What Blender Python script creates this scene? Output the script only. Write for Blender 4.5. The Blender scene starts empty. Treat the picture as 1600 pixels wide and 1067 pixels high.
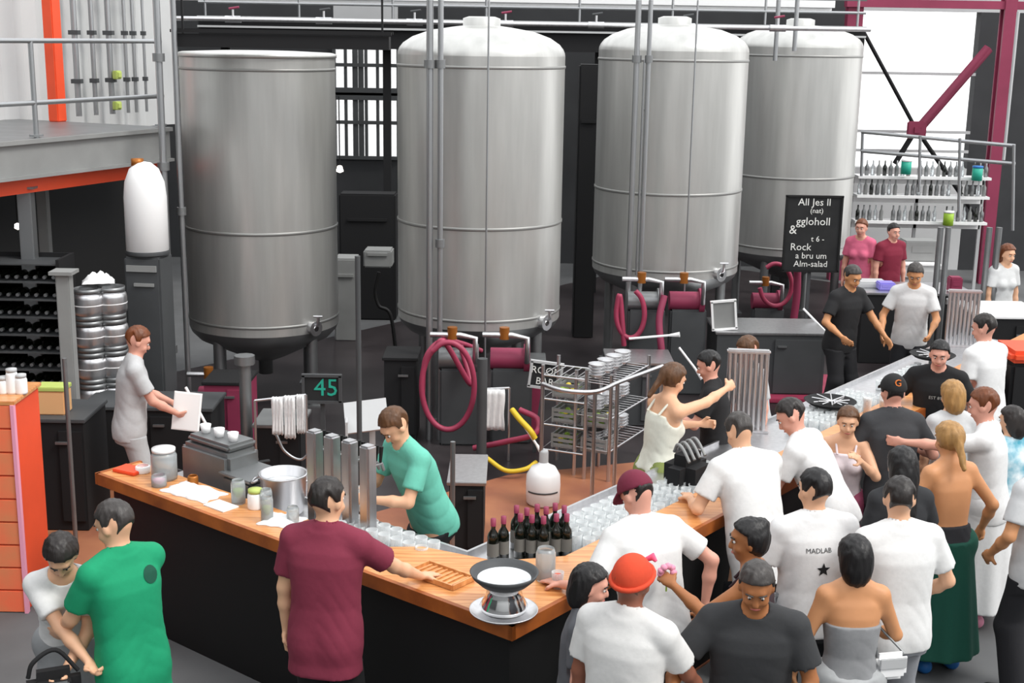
import bpy, bmesh, math, random, time
import numpy as np
from mathutils import Vector, Matrix
from mathutils.bvhtree import BVHTree
random.seed(7)
SC = bpy.context.scene
COL = SC.collection
PI = math.pi
# ---------------------------------------------------------------- camera (a visitor on the upper walkway, looking down 13 degrees)
FPX, CXP, CYP, EYE = 2050.0, 800.0, 533.5, 4.1
PITCH, ROLL = math.atan(478.5/FPX), math.radians(0.94)
_f = np.array([0, math.cos(PITCH), -math.sin(PITCH)]); _r0 = np.array([1.0, 0, 0]); _u0 = np.cross(_r0, _f)
_r = _r0*math.cos(ROLL)+_u0*math.sin(ROLL); _u = np.cross(_r, _f)
CAMP = np.array([0, 0, EYE])
def ray(x, y): return _f*FPX+_r*(x-CXP)-_u*(y-CYP)
def P(x, y, z):
    d = ray(x, y); return CAMP+d*((z-EYE)/d[2])
def PY(x, y, Y):
    d = ray(x, y); return CAMP+d*(Y/d[1])
cd = bpy.data.cameras.new('camera'); cam = bpy.data.objects.new('camera', cd); COL.objects.link(cam)
cd.sensor_width = 36; cd.lens = 36*FPX/1600; cd.clip_end = 200
cam.matrix_world = Matrix(((_r[0], _u[0], -_f[0], 0), (_r[1], _u[1], -_f[1], 0), (_r[2], _u[2], -_f[2], EYE), (0, 0, 0, 1)))
SC.camera = cam
# ---------------------------------------------------------------- light: an open bright sky and a soft sun; the hall's roof is left off
W = bpy.data.worlds.new('sky'); SC.world = W; W.use_nodes = True
nt = W.node_tree; bg = nt.nodes['Background']
tc = nt.nodes.new('ShaderNodeTexCoord'); sx = nt.nodes.new('ShaderNodeSeparateXYZ'); rp = nt.nodes.new('ShaderNodeValToRGB')
nt.links.new(tc.outputs['Generated'], sx.inputs[0]); nt.links.new(sx.outputs['Z'], rp.inputs[0]); nt.links.new(rp.outputs[0], bg.inputs[0])
rp.color_ramp.elements[0].position = 0.0; rp.color_ramp.elements[0].color = (1.0, 1.0, 1.0, 1)
rp.color_ramp.elements[1].position = 0.7; rp.color_ramp.elements[1].color = (0.96, 0.98, 1.0, 1)
bg.inputs[1].default_value = 1.75
sd = bpy.data.lights.new('sun', 'SUN'); sd.energy = 1.9; sd.angle = math.radians(18); sd.color = (1, .97, .92)
so = bpy.data.objects.new('sun', sd); COL.objects.link(so); so.rotation_euler = (math.radians(28), math.radians(30), math.radians(20))
SC.view_settings.view_transform = 'Standard'; SC.view_settings.look = 'None'; SC.view_settings.gamma = 1
SC.view_settings.use_curve_mapping = False; SC.view_settings.exposure = 0.0
# ---------------------------------------------------------------- materials
def lin(h):
    h = h.lstrip('#'); c = [int(h[i:i+2], 16)/255 for i in (0, 2, 4)]
    return [x/12.92 if x <= .04045 else ((x+.055)/1.055)**2.4 for x in c]
MATS = {}
def mat(key, col, rough=.6, metal=0., var=0., scale=8., bump=0., trans=0., ior=1.45, stretch=None, col2=None, emit=0., coat=0., thin=0.):
    if key in MATS: return MATS[key]
    m = bpy.data.materials.new(key); m.use_nodes = True; n = m.node_tree.nodes; l = m.node_tree.links
    b = n['Principled BSDF']; c = lin(col)
    b.inputs['Base Color'].default_value = (*c, 1); b.inputs['Roughness'].default_value = rough; b.inputs['Metallic'].default_value = metal
    b.inputs['IOR'].default_value = ior
    if trans: b.inputs['Transmission Weight'].default_value = trans
    if coat: b.inputs['Coat Weight'].default_value = coat
    if emit:
        b.inputs['Emission Color'].default_value = (*c, 1); b.inputs['Emission Strength'].default_value = emit
    if var or bump or col2:
        t = n.new('ShaderNodeTexCoord'); mp = n.new('ShaderNodeMapping'); no = n.new('ShaderNodeTexNoise')
        l.new(t.outputs['Object'], mp.inputs[0]); l.new(mp.outputs[0], no.inputs['Vector'])
        if stretch: mp.inputs['Scale'].default_value = stretch
        no.inputs['Scale'].default_value = scale; no.inputs['Detail'].default_value = 5
        if var or col2:
            r = n.new('ShaderNodeValToRGB'); r.color_ramp.elements[0].position = .3; r.color_ramp.elements[1].position = .7
            d = lin(col2) if col2 else [x*(1-var) for x in c]
            r.color_ramp.elements[0].color = (*d, 1); r.color_ramp.elements[1].color = (*[min(1, x*(1+var*.5)) for x in c], 1)
            l.new(no.outputs[0], r.inputs[0]); l.new(r.outputs[0], b.inputs['Base Color'])
        if bump:
            bm = n.new('ShaderNodeBump'); bm.inputs['Strength'].default_value = bump; bm.inputs['Distance'].default_value = .02
            l.new(no.outputs[0], bm.inputs['Height']); l.new(bm.outputs[0], b.inputs['Normal'])
    if thin:
        tr = n.new('ShaderNodeBsdfTransparent'); mx = n.new('ShaderNodeMixShader'); fr = n.new('ShaderNodeLayerWeight'); ma = n.new('ShaderNodeMath'); ma.operation = 'MULTIPLY_ADD'
        fr.inputs[0].default_value = .5; ma.inputs[1].default_value = thin*.9; ma.inputs[2].default_value = 1-thin-.15; l.new(fr.outputs['Facing'], ma.inputs[0]); l.new(ma.outputs[0], mx.inputs[0])
        l.new(tr.outputs[0], mx.inputs[1]); l.new(b.outputs[0], mx.inputs[2]); l.new(mx.outputs[0], n['Material Output'].inputs[0])
    MATS[key] = m; return m
M = dict(
 steel=mat('brushed_steel', '#d2d2d4', .36, 1, .10, 3, stretch=(9, 9, .6)),
 tank=mat('tank_steel', '#c3c3c0', .35, .62, .12, 1.6, .03, stretch=(5, 5, .5)),
 band=mat('weld_band', '#9c9c9a', .5, .7),
 dsteel=mat('dull_steel', '#8d8f90', .45, .8, .15, 4),
 grey=mat('grey_paint', '#8c8d8c', .55, 0, .12, 3),
 lgrey=mat('light_grey_paint', '#b9babb', .6, 0, .06, 2),
 dgrey=mat('dark_grey_paint', '#46484a', .6, 0, .2, 2),
 black=mat('black_laminate', '#0b0b0c', .6, 0, .2, 3),
 blackm=mat('black_matt', '#151517', .8),
 concrete=mat('concrete', '#5f6061', .7, 0, .25, 1.3, .1),
 brown=mat('terracotta_floor', '#a8704f', .5, 0, .22, 1.6, .05, col2='#8a5440'), dfloor=mat('wet_shaded_floor', '#3a3536', .35, 0, .3, 1.2, .08, col2='#241f21'),  # wet floor coloured darker still, to stand for the shade under the tanks
 wood=mat('bar_wood', '#d59a62', .38, 0, .25, 3, .08, stretch=(1, 12, 4), coat=.3, col2='#b9743c'),
 wood_edge=mat('bar_wood_edge', '#a45a22', .45, 0, .3, 5, .1, col2='#83431a'),
 orange=mat('orange_paint', '#e8512c', .5, 0, .12, 2),
 orange_wood=mat('orange_slats', '#ea6a48', .55, 0, .2, 4, col2='#d9855a'),
 red=mat('red_hose', '#a03a55', .45, 0, .15, 5),
 crimson=mat('crimson_paint', '#8e3350', .55, 0, .15, 2),
 pink=mat('pink_cloth', '#e69ab2', .8), white=mat('white_plastic', '#f2f2f2', .35),
 wall=mat('wall_paint', '#c4c5c5', .8, 0, .06, 1.5, .02), dwall=mat('dark_wall', '#38393b', .8, 0, .25, 1.2, .05),
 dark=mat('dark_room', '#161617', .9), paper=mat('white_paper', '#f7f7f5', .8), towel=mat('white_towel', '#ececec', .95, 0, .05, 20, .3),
 glass=mat('clear_glass', '#eef2f3', .06, 0, thin=.58), frost=mat('frosted_glass', '#e8eef0', .25, 0, trans=.75),
 bottle=mat('dark_bottle', '#10140f', .12, 0, coat=.5), gold=mat('amber_drink', '#f0901c', .2, 0, trans=.2), lime=mat('lime_green', '#9cc23a', .5, 0, .2, 20),
 lemon=mat('lemon_yellow', '#e8cf4a', .5, 0, .15, 15), teal=mat('teal_paint', '#27a58d', .5), board=mat('chalkboard', '#232425', .8, 0, .3, 5), chalk=mat('chalk', '#e6e6e2', .9),
 pipe=mat('pipe_steel', '#a9abad', .35, .85), copper=mat('bronze_valve', '#a3642a', .4, .5), yhose=mat('yellow_hose', '#d8b92e', .5),
 lgreen=mat('lime_box', '#b5c46a', .6), ply=mat('plywood', '#e3b07c', .6), blue=mat('blue_plastic', '#2f73b8', .5), viol=mat('violet_plastic', '#8d84d8', .5))
# ---------------------------------------------------------------- mesh helpers
def tag(o, label=None, cat=None, group=None, kind=None):
    if label: o['label'] = label
    if cat: o['category'] = cat
    if group: o['group'] = group
    if kind: o['kind'] = kind
    return o
def thing(name, loc, label, cat, group=None, rz=0):
    o = bpy.data.objects.new(name, None); COL.objects.link(o); o.location = loc; o.rotation_euler = (0, 0, rz); o.empty_display_size = .1
    return tag(o, label, cat, group)
def raw(name, V, Fc, m, parent=None, smooth=False):
    me = bpy.data.meshes.new(name); me.from_pydata([tuple(v) for v in V], [], Fc)
    if smooth: me.polygons.foreach_set('use_smooth', [True]*len(me.polygons))
    me.materials.append(m); me.update()
    o = bpy.data.objects.new(name, me); COL.objects.link(o)
    if parent: o.parent = parent
    return o
class MB:
    "collects shapes in a frame (origin o, rotation rz about z) and links them as one mesh"
    def __init__(s, o=(0, 0, 0), rz=0): s.V = []; s.F = []; s.S = []; s.o = Vector(o); s.R = Matrix.Rotation(rz, 3, 'Z'); s.flat = True
    def add(s, V, Fc, smooth=False):
        b = len(s.V); s.V += [s.R @ Vector(v)+s.o for v in V]; s.F += [tuple(b+i for i in f) for f in Fc]; s.S += [smooth]*len(Fc); return s
    def box(s, c, d, rot=None, bev=0.0):
        x, y, z = [k/2 for k in d]
        if bev <= 0:
            V = [(i*x, j*y, k*z) for i in (-1, 1) for j in (-1, 1) for k in (-1, 1)]
            Fc = [(0, 1, 3, 2), (4, 6, 7, 5), (0, 4, 5, 1), (2, 3, 7, 6), (0, 2, 6, 4), (1, 5, 7, 3)]
        else:
            bm = bmesh.new(); bmesh.ops.create_cube(bm, size=1)
            for v in bm.verts: v.co = Vector((v.co.x*d[0], v.co.y*d[1], v.co.z*d[2]))
            bmesh.ops.bevel(bm, geom=bm.edges[:], offset=min(bev, min(d)*.45), segments=2, affect='EDGES')
            V = [v.co.copy() for v in bm.verts]; Fc = [tuple(v.index for v in f.verts) for f in bm.faces]; bm.free()
        Rm = Matrix.Identity(3)
        if rot: Rm = Matrix.Rotation(rot[2], 3, 'Z') @ Matrix.Rotation(rot[1], 3, 'Y') @ Matrix.Rotation(rot[0], 3, 'X')
        return s.add([Rm @ Vector(v)+Vector(c) for v in V], Fc)
    def tube(s, pts, r, n=10, closed=False, cap=True):
        pts = [Vector(p) for p in pts]; N = len(pts); V = []; Fc = []
        rs = r if isinstance(r, (list, tuple)) else [r]*N
        prev = None
        for i, p in enumerate(pts):
            if closed: d = (pts[(i+1) % N]-pts[i-1])
            else: d = pts[min(i+1, N-1)]-pts[max(i-1, 0)]
            d = d.normalized() if d.length > 0 else Vector((0, 0, 1))
            if prev is None:
                a = Vector((0, 0, 1)) if abs(d.z) < .9 else Vector((1, 0, 0)); e = d.cross(a).normalized()
            else: e = (prev-d*prev.dot(d)).normalized()
            prev = e; g = d.cross(e)
            for k in range(n):
                t = 2*PI*k/n; V.append(p+(e*math.cos(t)+g*math.sin(t))*rs[i])
        for i in range(N if closed else N-1):
            for k in range(n):
                a = i*n+k; b = i*n+(k+1) % n; c = ((i+1) % N)*n+(k+1) % n; d = ((i+1) % N)*n+k; Fc.append((a, b, c, d))
        s.add(V, Fc, True)
        if cap and not closed:
            s.add(V[:n], [tuple(range(n))[::-1]]); s.add(V[-n:], [tuple(range(n))])
        return s
    def lathe(s, c, prof, n=32, a0=0, a1=2*PI):
        "prof: (radius, z) pairs"
        full = abs(a1-a0-2*PI) < 1e-6; V = []; Fc = []; m = n if full else n+1
        for r, z in prof:
            for k in range(m):
                t = a0+(a1-a0)*k/n; V.append((c[0]+r*math.cos(t), c[1]+r*math.sin(t), c[2]+z))
        for i in range(len(prof)-1):
            for k in range(n):
                k2 = (k+1) % m if full else k+1
                Fc.append((i*m+k, i*m+k2, (i+1)*m+k2, (i+1)*m+k))
        s.add(V, Fc, True); return s
    def build(s, name, m, parent=None):
        o0 = Vector((0, 0, 0)); Ri = None
        if parent:
            pm = parent.matrix_basis if not parent.parent else parent.parent.matrix_basis @ parent.matrix_basis
            inv = pm.inverted(); V = [inv @ v for v in s.V]; org = Vector((0, 0, 0))
        else:
            lo = Vector([min(v[i] for v in s.V) for i in range(3)]); hi = Vector([max(v[i] for v in s.V) for i in range(3)])
            org = Vector(((lo.x+hi.x)/2, (lo.y+hi.y)/2, lo.z)); V = [v-org for v in s.V]
        me = bpy.data.meshes.new(name); me.from_pydata([tuple(v) for v in V], [], s.F)
        me.polygons.foreach_set('use_smooth', s.S); me.materials.append(m)
        bm = bmesh.new(); bm.from_mesh(me); bmesh.ops.recalc_face_normals(bm, faces=bm.faces[:]); bm.to_mesh(me); bm.free(); me.update()
        o = bpy.data.objects.new(name, me); COL.objects.link(o); o.location = org
        if parent: o.parent = parent
        return o
def dup(root, loc, rz=None, label=None, group=None):
    r = root.copy(); COL.objects.link(r); r.location = loc
    if rz is not None: r.rotation_euler = (0, 0, rz)
    if label: r['label'] = label
    if group: r['group'] = group
    for ch in list(root.children):
        c = ch.copy(); COL.objects.link(c); c.parent = r
        for g in list(ch.children):
            d = g.copy(); COL.objects.link(d); d.parent = c
    return r
def bez(pts, n=8):
    "Catmull-Rom through pts"
    p = [Vector(q) for q in pts]; p = [2*p[0]-p[1]]+p+[2*p[-1]-p[-2]]; out = []
    for i in range(1, len(p)-2):
        for k in range(n):
            t = k/n; a, b, c, d = p[i-1:i+3]
            out.append(.5*((2*b)+(c-a)*t+(2*a-5*b+4*c-d)*t*t+(3*b-a-3*c+d)*t**3))
    out.append(p[-2]); return out
def text_mesh(body, size, depth=.002):
    "letter shapes as vertices and faces in the xz plane, centred on x"
    cu = bpy.data.curves.new('letters', 'FONT'); cu.body = body; cu.size = size; cu.extrude = depth; cu.align_x = 'CENTER'; cu.resolution_u = 2
    ob = bpy.data.objects.new('letters', cu); COL.objects.link(ob); dg = bpy.context.evaluated_depsgraph_get(); dg.update()
    me = ob.evaluated_get(dg).to_mesh(); V = [Vector((v.co.x, -v.co.z, v.co.y)) for v in me.vertices]; Fc = [tuple(p.vertices) for p in me.polygons]
    ob.evaluated_get(dg).to_mesh_clear(); bpy.data.objects.remove(ob); bpy.data.curves.remove(cu); return V, Fc
# ---------------------------------------------------------------- people: one smooth surface per body, grown from tapered limbs
def _rot(ax, a):
    return np.array(Matrix.Rotation(a, 3, ax))
def sd_cone(p, a, b, r1, r2):
    ba = b-a; L = float(ba@ba)+1e-9; pa = p-a; t = np.clip((pa@ba)/L, 0, 1)
    return np.linalg.norm(pa-t[..., None]*ba, axis=-1)-(r1+(r2-r1)*t)
def sd_ell(p, c, r, R=None):
    q = p-c
    if R is not None: q = q@R
    r = np.asarray(r, float); k0 = np.linalg.norm(q/r, axis=-1); k1 = np.linalg.norm(q/(r*r), axis=-1)+1e-9
    return k0*(k0-1)/k1
class Field:
    def __init__(s, lo, hi, h):
        s.h = h; s.lo = np.array(lo, float)-2*h; s.n = np.ceil((np.array(hi)-s.lo)/h).astype(int)+3; s.D = np.full(s.n, .2, np.float32)
    def sub(s, lo, hi, m):
        i0 = np.clip(((np.array(lo)-m-s.lo)/s.h).astype(int), 0, s.n-1); i1 = np.clip(((np.array(hi)+m-s.lo)/s.h).astype(int)+2, 1, s.n)
        ax = [s.lo[k]+s.h*np.arange(i0[k], i1[k]) for k in range(3)]
        G = np.stack(np.meshgrid(*ax, indexing='ij'), -1); return (slice(i0[0], i1[0]), slice(i0[1], i1[1]), slice(i0[2], i1[2])), G
    def smin(s, sl, d, k):
        a = s.D[sl]; hh = np.clip(.5+.5*(a-d)/k, 0, 1); s.D[sl] = (a*(1-hh)+d*hh-k*hh*(1-hh))
    def cone(s, a, b, r1, r2, k=.03):
        a = np.array(a, float); b = np.array(b, float); R = max(r1, r2)
        sl, G = s.sub(np.minimum(a, b)-R, np.maximum(a, b)+R, .05)
        if G.size: s.smin(sl, sd_cone(G, a, b, r1, r2), k)
    def ell(s, c, r, R=None, k=.02):
        c = np.array(c, float); m = max(r); sl, G = s.sub(c-m, c+m, .05)
        if G.size: s.smin(sl, sd_ell(G, c, r, R), k)
    def cut(s, c, r, R=None, k=.008):
        c = np.array(c, float); m = max(r); sl, G = s.sub(c-m, c+m, .03)
        if G.size:
            d = -sd_ell(G, c, r, R); a = s.D[sl]; hh = np.clip(.5-.5*(a-d)/k, 0, 1); s.D[sl] = a*(1-hh)+d*hh+k*hh*(1-hh)
    def grid(s):
        ax = [s.lo[k]+s.h*np.arange(s.n[k]) for k in range(3)]; return np.stack(np.meshgrid(*ax, indexing='ij'), -1)
    def clip(s, f):
        s.D = np.maximum(s.D, f(s.grid())).astype(np.float32)
    def mesh(s, name, m, parent):
        D = s.D.copy(); D[0] = D[-1] = .1; D[:, 0] = D[:, -1] = .1; D[:, :, 0] = D[:, :, -1] = .1
        ins = D < 0; n = D.shape
        c = sum(ins[i:n[0]-1+i, j:n[1]-1+j, k:n[2]-1+k].astype(np.int8) for i in (0, 1) for j in (0, 1) for k in (0, 1))
        act = (c > 0) & (c < 8); idx = -np.ones(act.shape, int); A = np.argwhere(act)
        if len(A) == 0: return None
        idx[act] = np.arange(len(A)); acc = np.zeros((len(A), 3)); cnt = np.zeros(len(A))
        for ax in range(3):
            o1, o2 = [a for a in range(3) if a != ax]
            for i in (0, 1):
                for j in (0, 1):
                    q = A.copy(); q[:, o1] += i; q[:, o2] += j; q2 = q.copy(); q2[:, ax] += 1
                    d0 = D[q[:, 0], q[:, 1], q[:, 2]]; d1 = D[q2[:, 0], q2[:, 1], q2[:, 2]]; x = (d0 < 0) != (d1 < 0)
                    t = np.where(x, d0/(np.where(x, d0-d1, 1)), 0); pt = q.astype(float); pt[:, ax] += t; acc += pt*x[:, None]; cnt += x
        V = s.lo+s.h*(acc/cnt[:, None]); Q = []
        for ax in range(3):
            o1, o2 = [(1, 2), (2, 0), (0, 1)][ax]
            sl0 = [slice(None)]*3; sl1 = [slice(None)]*3; sl0[ax] = slice(0, -1); sl1[ax] = slice(1, None)
            a = ins[tuple(sl0)]; b = ins[tuple(sl1)]; E = np.argwhere(a != b); E = E[(E[:, o1] > 0) & (E[:, o2] > 0)]
            e = [E.copy() for _ in range(4)]; e[0][:, o1] -= 1; e[0][:, o2] -= 1; e[1][:, o2] -= 1; e[3][:, o1] -= 1
            f = np.stack([idx[q[:, 0], q[:, 1], q[:, 2]] for q in e], 1); flip = ~a[E[:, 0], E[:, 1], E[:, 2]]
            f[flip] = f[flip][:, ::-1]; Q.append(f)
        Q = np.concatenate(Q); Q = Q[(Q >= 0).all(1)]
        me = bpy.data.meshes.new(name); me.vertices.add(len(V)); me.vertices.foreach_set('co', V.astype(np.float32).ravel())
        me.loops.add(len(Q)*4); me.loops.foreach_set('vertex_index', Q.astype(np.int32).ravel())
        me.polygons.add(len(Q)); me.polygons.foreach_set('loop_start', np.arange(len(Q), dtype=np.int32)*4); me.polygons.foreach_set('loop_total', np.full(len(Q), 4, np.int32))
        me.polygons.foreach_set('use_smooth', np.ones(len(Q), bool)); me.update(calc_edges=True); me.validate(); me.materials.append(m)
        o = bpy.data.objects.new(name, me); COL.objects.link(o); o.parent = parent; return o
def unit(v):
    v = np.array(v, float); return v/(np.linalg.norm(v)+1e-9)
def ik(S, T, l1, l2, pole):
    d = T-S; L = np.linalg.norm(d); L2 = min(L, (l1+l2)*.995); L2 = max(L2, abs(l1-l2)+.02); dn = d/(L+1e-9); T = S+dn*L2
    x = (l1*l1-l2*l2+L2*L2)/(2*L2); y = math.sqrt(max(l1*l1-x*x, 0)); pn = np.array(pole, float); pn = unit(pn-dn*(pn@dn)); return S+dn*x+pn*y, T
SKIN = {'light': '#e0ae8c', 'tan': '#c98e62', 'brown': '#a2683f', 'pinkish': '#dba08c', 'dusky': '#8c5844'}
HAIRC = {'black': '#151314', 'dark': '#26211f', 'brown': '#5a3b22', 'blond': '#a9804c', 'grey': '#3f3b39', 'auburn': '#6e3b1c'}
def cloth(key, col, **k):
    k.setdefault('scale', 40)
    if col.startswith(('#f', '#e')) and key != 'towel': col = '#%02x%02x%02x' % tuple(int(int(col[i:i+2], 16)*.925) for i in (1, 3, 5))
    return mat('cloth_'+key, col, .85, 0, k.get('var', .04), k['scale'], .06, col2=k.get('col2'))
def person(px, py, label, yaw, h=1.74, female=False, skin='light', hair='dark', style='short', top='#f0f0f0', tops='tee', bottom='#2a2c33', bots='trousers',
           lean=.05, side=0., look=0., nod=.1, lh=None, rh=None, lgrip=None, rgrip=None, group=None, width=1., cell=.013, step=.0, shoe='#222222', topmat=None,
           at=None, seat=0, tubez=.34, hem=None, bare_mid=False, hat=None, name='person', standz=0.):
    s = h/1.75; up = np.array([math.sin(side), math.sin(lean)*math.cos(side), math.cos(lean)*math.cos(side)]); X = unit(np.cross(np.array([0, 1, 0]), up)); X = unit(np.array([1, 0, 0])-up*up[0]); Fw = np.cross(up, X)
    Pv = np.array([0, 0, .93]); hipw = .095 if female else .085; shw = (.155 if female else .178)*width
    Wt = Pv+.14*up; Ct = Pv+.34*up; Nk = Pv+.55*up
    hup = unit(up*1.0+np.array([0, 0, .6])+Fw*(.12)); Hd = Nk+.150*hup+Fw*.02
    # head frame
    HR = np.stack([X, Fw, up], 1)@_rot('Z', look)@_rot('X', -nod)
    hx, hy, hz = HR[:, 0], HR[:, 1], HR[:, 2]
    S = {k: Nk-.065*up+X*sg*shw for k, sg in (('l', -1), ('r', 1))}
    Hip = {k: Pv+X*sg*hipw-.03*up for k, sg in (('l', -1), ('r', 1))}
    dflt = {'l': np.array([-shw-.07, .06, .80]), 'r': np.array([shw+.07, .06, .80])}
    hands = {'l': np.array(lh, float)/s if lh is not None else dflt['l'], 'r': np.array(rh, float)/s if rh is not None else dflt['r']}
    L1, L2 = .285, .25; arm = {}
    for k, sg in (('l', -1), ('r', 1)):
        El, Wr = ik(S[k], hands[k], L1, L2, np.array([sg*.7, -.5, -.9])); arm[k] = (S[k], El, Wr)
    leg = {}
    for k, sg in (('l', -1), ('r', 1)):
        ft = np.array([sg*(.11), (step if sg > 0 else -step), .085]); Kn, An = ik(Hip[k], ft, .42, .415, np.array([sg*.1, 1, 0])); leg[k] = (Hip[k], Kn, An)
    body = Field((-.75, -.75, 0), (.75, .85, 1.9), cell) if False else None
    pts = np.array([Pv, Nk, Hd+.16*hz, *[q for k in 'lr' for q in arm[k]], *[q for k in 'lr' for q in leg[k]], [0, .25, 0], [0, -.1, 0], Pv-.16*Fw, Ct-.16*Fw, Ct+.16*Fw, Hd-.14*hy, Hd+.14*hy])
    pad = np.array([.2, .2, .12]); lo = pts.min(0)-pad; hi = pts.max(0)+pad; lo[2] = -.01
    prof = ([(-.16, .165, .112), (-.06, .176, .122), (.05, .156, .108), (.15, .131, .095), (.28, .145, .106), (.38, .158, .106), (.45, .156, .090), (.505, .120, .070), (.55, .058, .054)] if female
            else [(-.16, .160, .112), (-.06, .170, .120), (.05, .160, .116), (.15, .152, .110), (.28, .166, .118), (.38, .180, .118), (.45, .182, .100), (.505, .140, .074), (.55, .066, .060)])
    def loft(f, pr, k=.03):
        t0, t1 = pr[0][0], pr[-1][0]; sl, G = f.sub(lo-.1, hi+.1, 0); q = G-Pv; t = q@up; x = np.abs(q@X); y = np.abs(q@Fw+.004)
        T = [a[0] for a in pr]; w_ = np.interp(t, T, [a[1] for a in pr])*width; d_ = np.interp(t, T, [a[2] for a in pr])*(.5+.5*width)
        e = (((x/w_)**2.4+(y/d_)**2.4)**(1/2.4)-1)*np.minimum(w_, d_); e = np.maximum(e, np.maximum(t-t1, t0-t)); f.smin(sl, np.minimum(e, .2).astype(np.float32), k)
    def trunk(f, e=0., k=.03, low=None, seat_=True):
        pr = [(a, b+e, c+e) for a, b, c in prof]
        if low: pr = [(a, max(b, low) if a < .3 else b, max(c, low*.72) if a < .3 else c) for a, b, c in pr]; pr = [(a, b+.012 if a < .1 else b, c+.006 if a < .1 else c) for a, b, c in pr]; pr = [(-.34, low*1.04+.014, low*.76+.006)]+pr
        loft(f, pr, k)
        for sg in (-1, 1):
            f.cone(Nk+.012*up, Nk-.055*up+X*sg*shw*.93, .048+e, .056+e, .03)
            if seat_: f.cone(Pv+X*sg*.07-Fw*.045-up*.03, Pv+X*sg*.07-Fw*.05-up*.07, .078+e, .076+e, .04)
        if female:
            for sg in (-1, 1): f.ell(Ct+X*sg*.070+Fw*.085-up*.015, (.056+e, .046+e, .052+e), None, .03)
    loc = thing(name, (0, 0, 0), label, 'person', group)
    skm = mat('skin_'+skin, SKIN[skin], .5, 0, .06, 9)
    f = Field(lo, hi, cell)
    trunk(f, -.004, seat_=False)
    f.cone(Nk-.03*up, Hd-.05*hup-hy*.01, .058*(.9 if female else 1.05), .05, .03)
    f.cone(Nk-.02*up-X*.06, Nk-.02*up+X*.06, .04, .04, .05)
    for k, sg in (('l', -1), ('r', 1)):
        a, b, c = arm[k]; f.cone(a, b, .050*width, .038, .04); f.cone(b, b*.6+c*.4, .038, .037, .02); f.cone(b*.6+c*.4, c, .037, .024, .02)
        a, b, c = leg[k]; f.cone(a, b, .088, .056, .05); f.cone(b, b*.6+c*.4-np.array([0, .015, 0]), .055, .053, .03); f.cone(b*.6+c*.4-np.array([0, .015, 0]), c, .053, .036, .03)
        f.cone(c-np.array([0, .03, .035]), c+np.array([sg*.03, .15, -.05]), .036, .03, .03)
    # head
    f.ell(Hd+hz*.022-hy*.012, (.076, .094, .098), HR, .02); f.ell(Hd+hy*.018-hz*.045, (.056, .068, .066), HR, .03); f.ell(Hd+hy*.05-hz*.088, (.026, .028, .022), HR, .02)
    f.cone(Hd+hy*.078+hz*.018, Hd+hy*.098-hz*.022, .010, .016, .012); f.cone(Hd+hy*.07+hz*.038-hx*.03, Hd+hy*.07+hz*.038+hx*.03, .016, .016, .015)
    for sg in (-1, 1):
        f.cut(Hd+hx*sg*.032+hy*.098+hz*.012, (.017, .022, .012), HR, .012); f.ell(Hd+hx*sg*.078-hy*.005-hz*.005, (.012, .02, .032), HR, .01)
        f.ell(Hd+hx*sg*.038+hy*.058-hz*.03, (.024, .024, .02), HR, .02)
    f.cone(Hd+hy*.082-hz*.056-hx*.02, Hd+hy*.082-hz*.056+hx*.02, .009, .009, .012)
    # hands: palm, four fingers, thumb from the side of the palm
    grips = {'l': lgrip, 'r': rgrip}; tips = {}
    for k, sg in (('l', -1), ('r', 1)):
        a, b, c = arm[k]; d = unit(c-b); g = grips[k] or 'relax'
        if g == 'flat': d = unit(d*.5+np.array([0, 0, .0])+unit([d[0], d[1], 0])*.9); nrm = np.array([0, 0, -1.])
        else: nrm = unit(np.array([-sg*1.0, 0, 0])-d*(-sg*d[0]))
        if g == 'hold': nrm = unit(np.array([-sg*.7, .7, 0])-d*(np.array([-sg*.7, .7, 0])@d))
        if g != 'flat' : nrm = unit(nrm-d*(nrm@d))
        else: nrm = unit(nrm-d*(nrm@d))
        w = np.cross(d, nrm)*sg*-1.0; w = unit(w)
        if g == 'hold' and w[2] < 0: w = -w
        pc = c+d*.05; f.ell(pc, (.04, .048, .018), np.stack([w, d, nrm], 1), .02); curl = {'relax': .5, 'flat': .15, 'hold': 1.15}[g]
        for i, (off, ln) in enumerate(((-.029, .060), (-.010, .074), (.010, .078), (.029, .070))):
            base = c+d*.085+w*off; d1 = unit(d*math.cos(curl*.6)+nrm*math.sin(curl*.6)); d2 = unit(d*math.cos(curl*1.7)+nrm*math.sin(curl*1.7))
            m1 = base+d1*ln*.5; f.cone(base-d*.01, m1, .0105, .0098, .006); f.cone(m1, m1+d2*ln*.5, .0098, .0085, .006)
        tb = c+d*.03+w*.034; td = unit(d*.6+w*.7+nrm*.35); tm = tb+td*.035; td2 = unit(d*.8+nrm*.7+w*.1); f.cone(tb, tm, .013, .0115, .012); f.cone(tm, tm+td2*.03, .0115, .0095, .008)
        tips[k] = (c, d, nrm, w)
    bo = f.mesh('body', skm, loc)
    def gar(nm, m, e, build, clips, k=.05, wr=.004):
        g = Field(lo-e-.03, hi+e+.03, cell); build(g)
        G = g.grid(); D = g.D
        fo = G[..., 2]*26+np.abs(G[..., 0])*34+G[..., 1]*12+1.3*np.sin(G[..., 0]*13+px)+py; D = D+wr*(.9*(1-np.abs(np.sin(fo)))**2*np.clip(1.1-np.abs(G[..., 2]-1.02)*3, .15, 1)+.45*np.sin(G[..., 0]*19+G[..., 2]*9+px)*np.sin(G[..., 1]*17-G[..., 2]*7+py))
        for c in clips: D = np.maximum(D, c(G))
        g.D = D.astype(np.float32); return g.mesh(nm, m, loc)
    neck = lambda r: (lambda G: -(sd_ell(G, Nk+.045*up+Fw*.025, (r, r*1.02, r*.95))))
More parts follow.
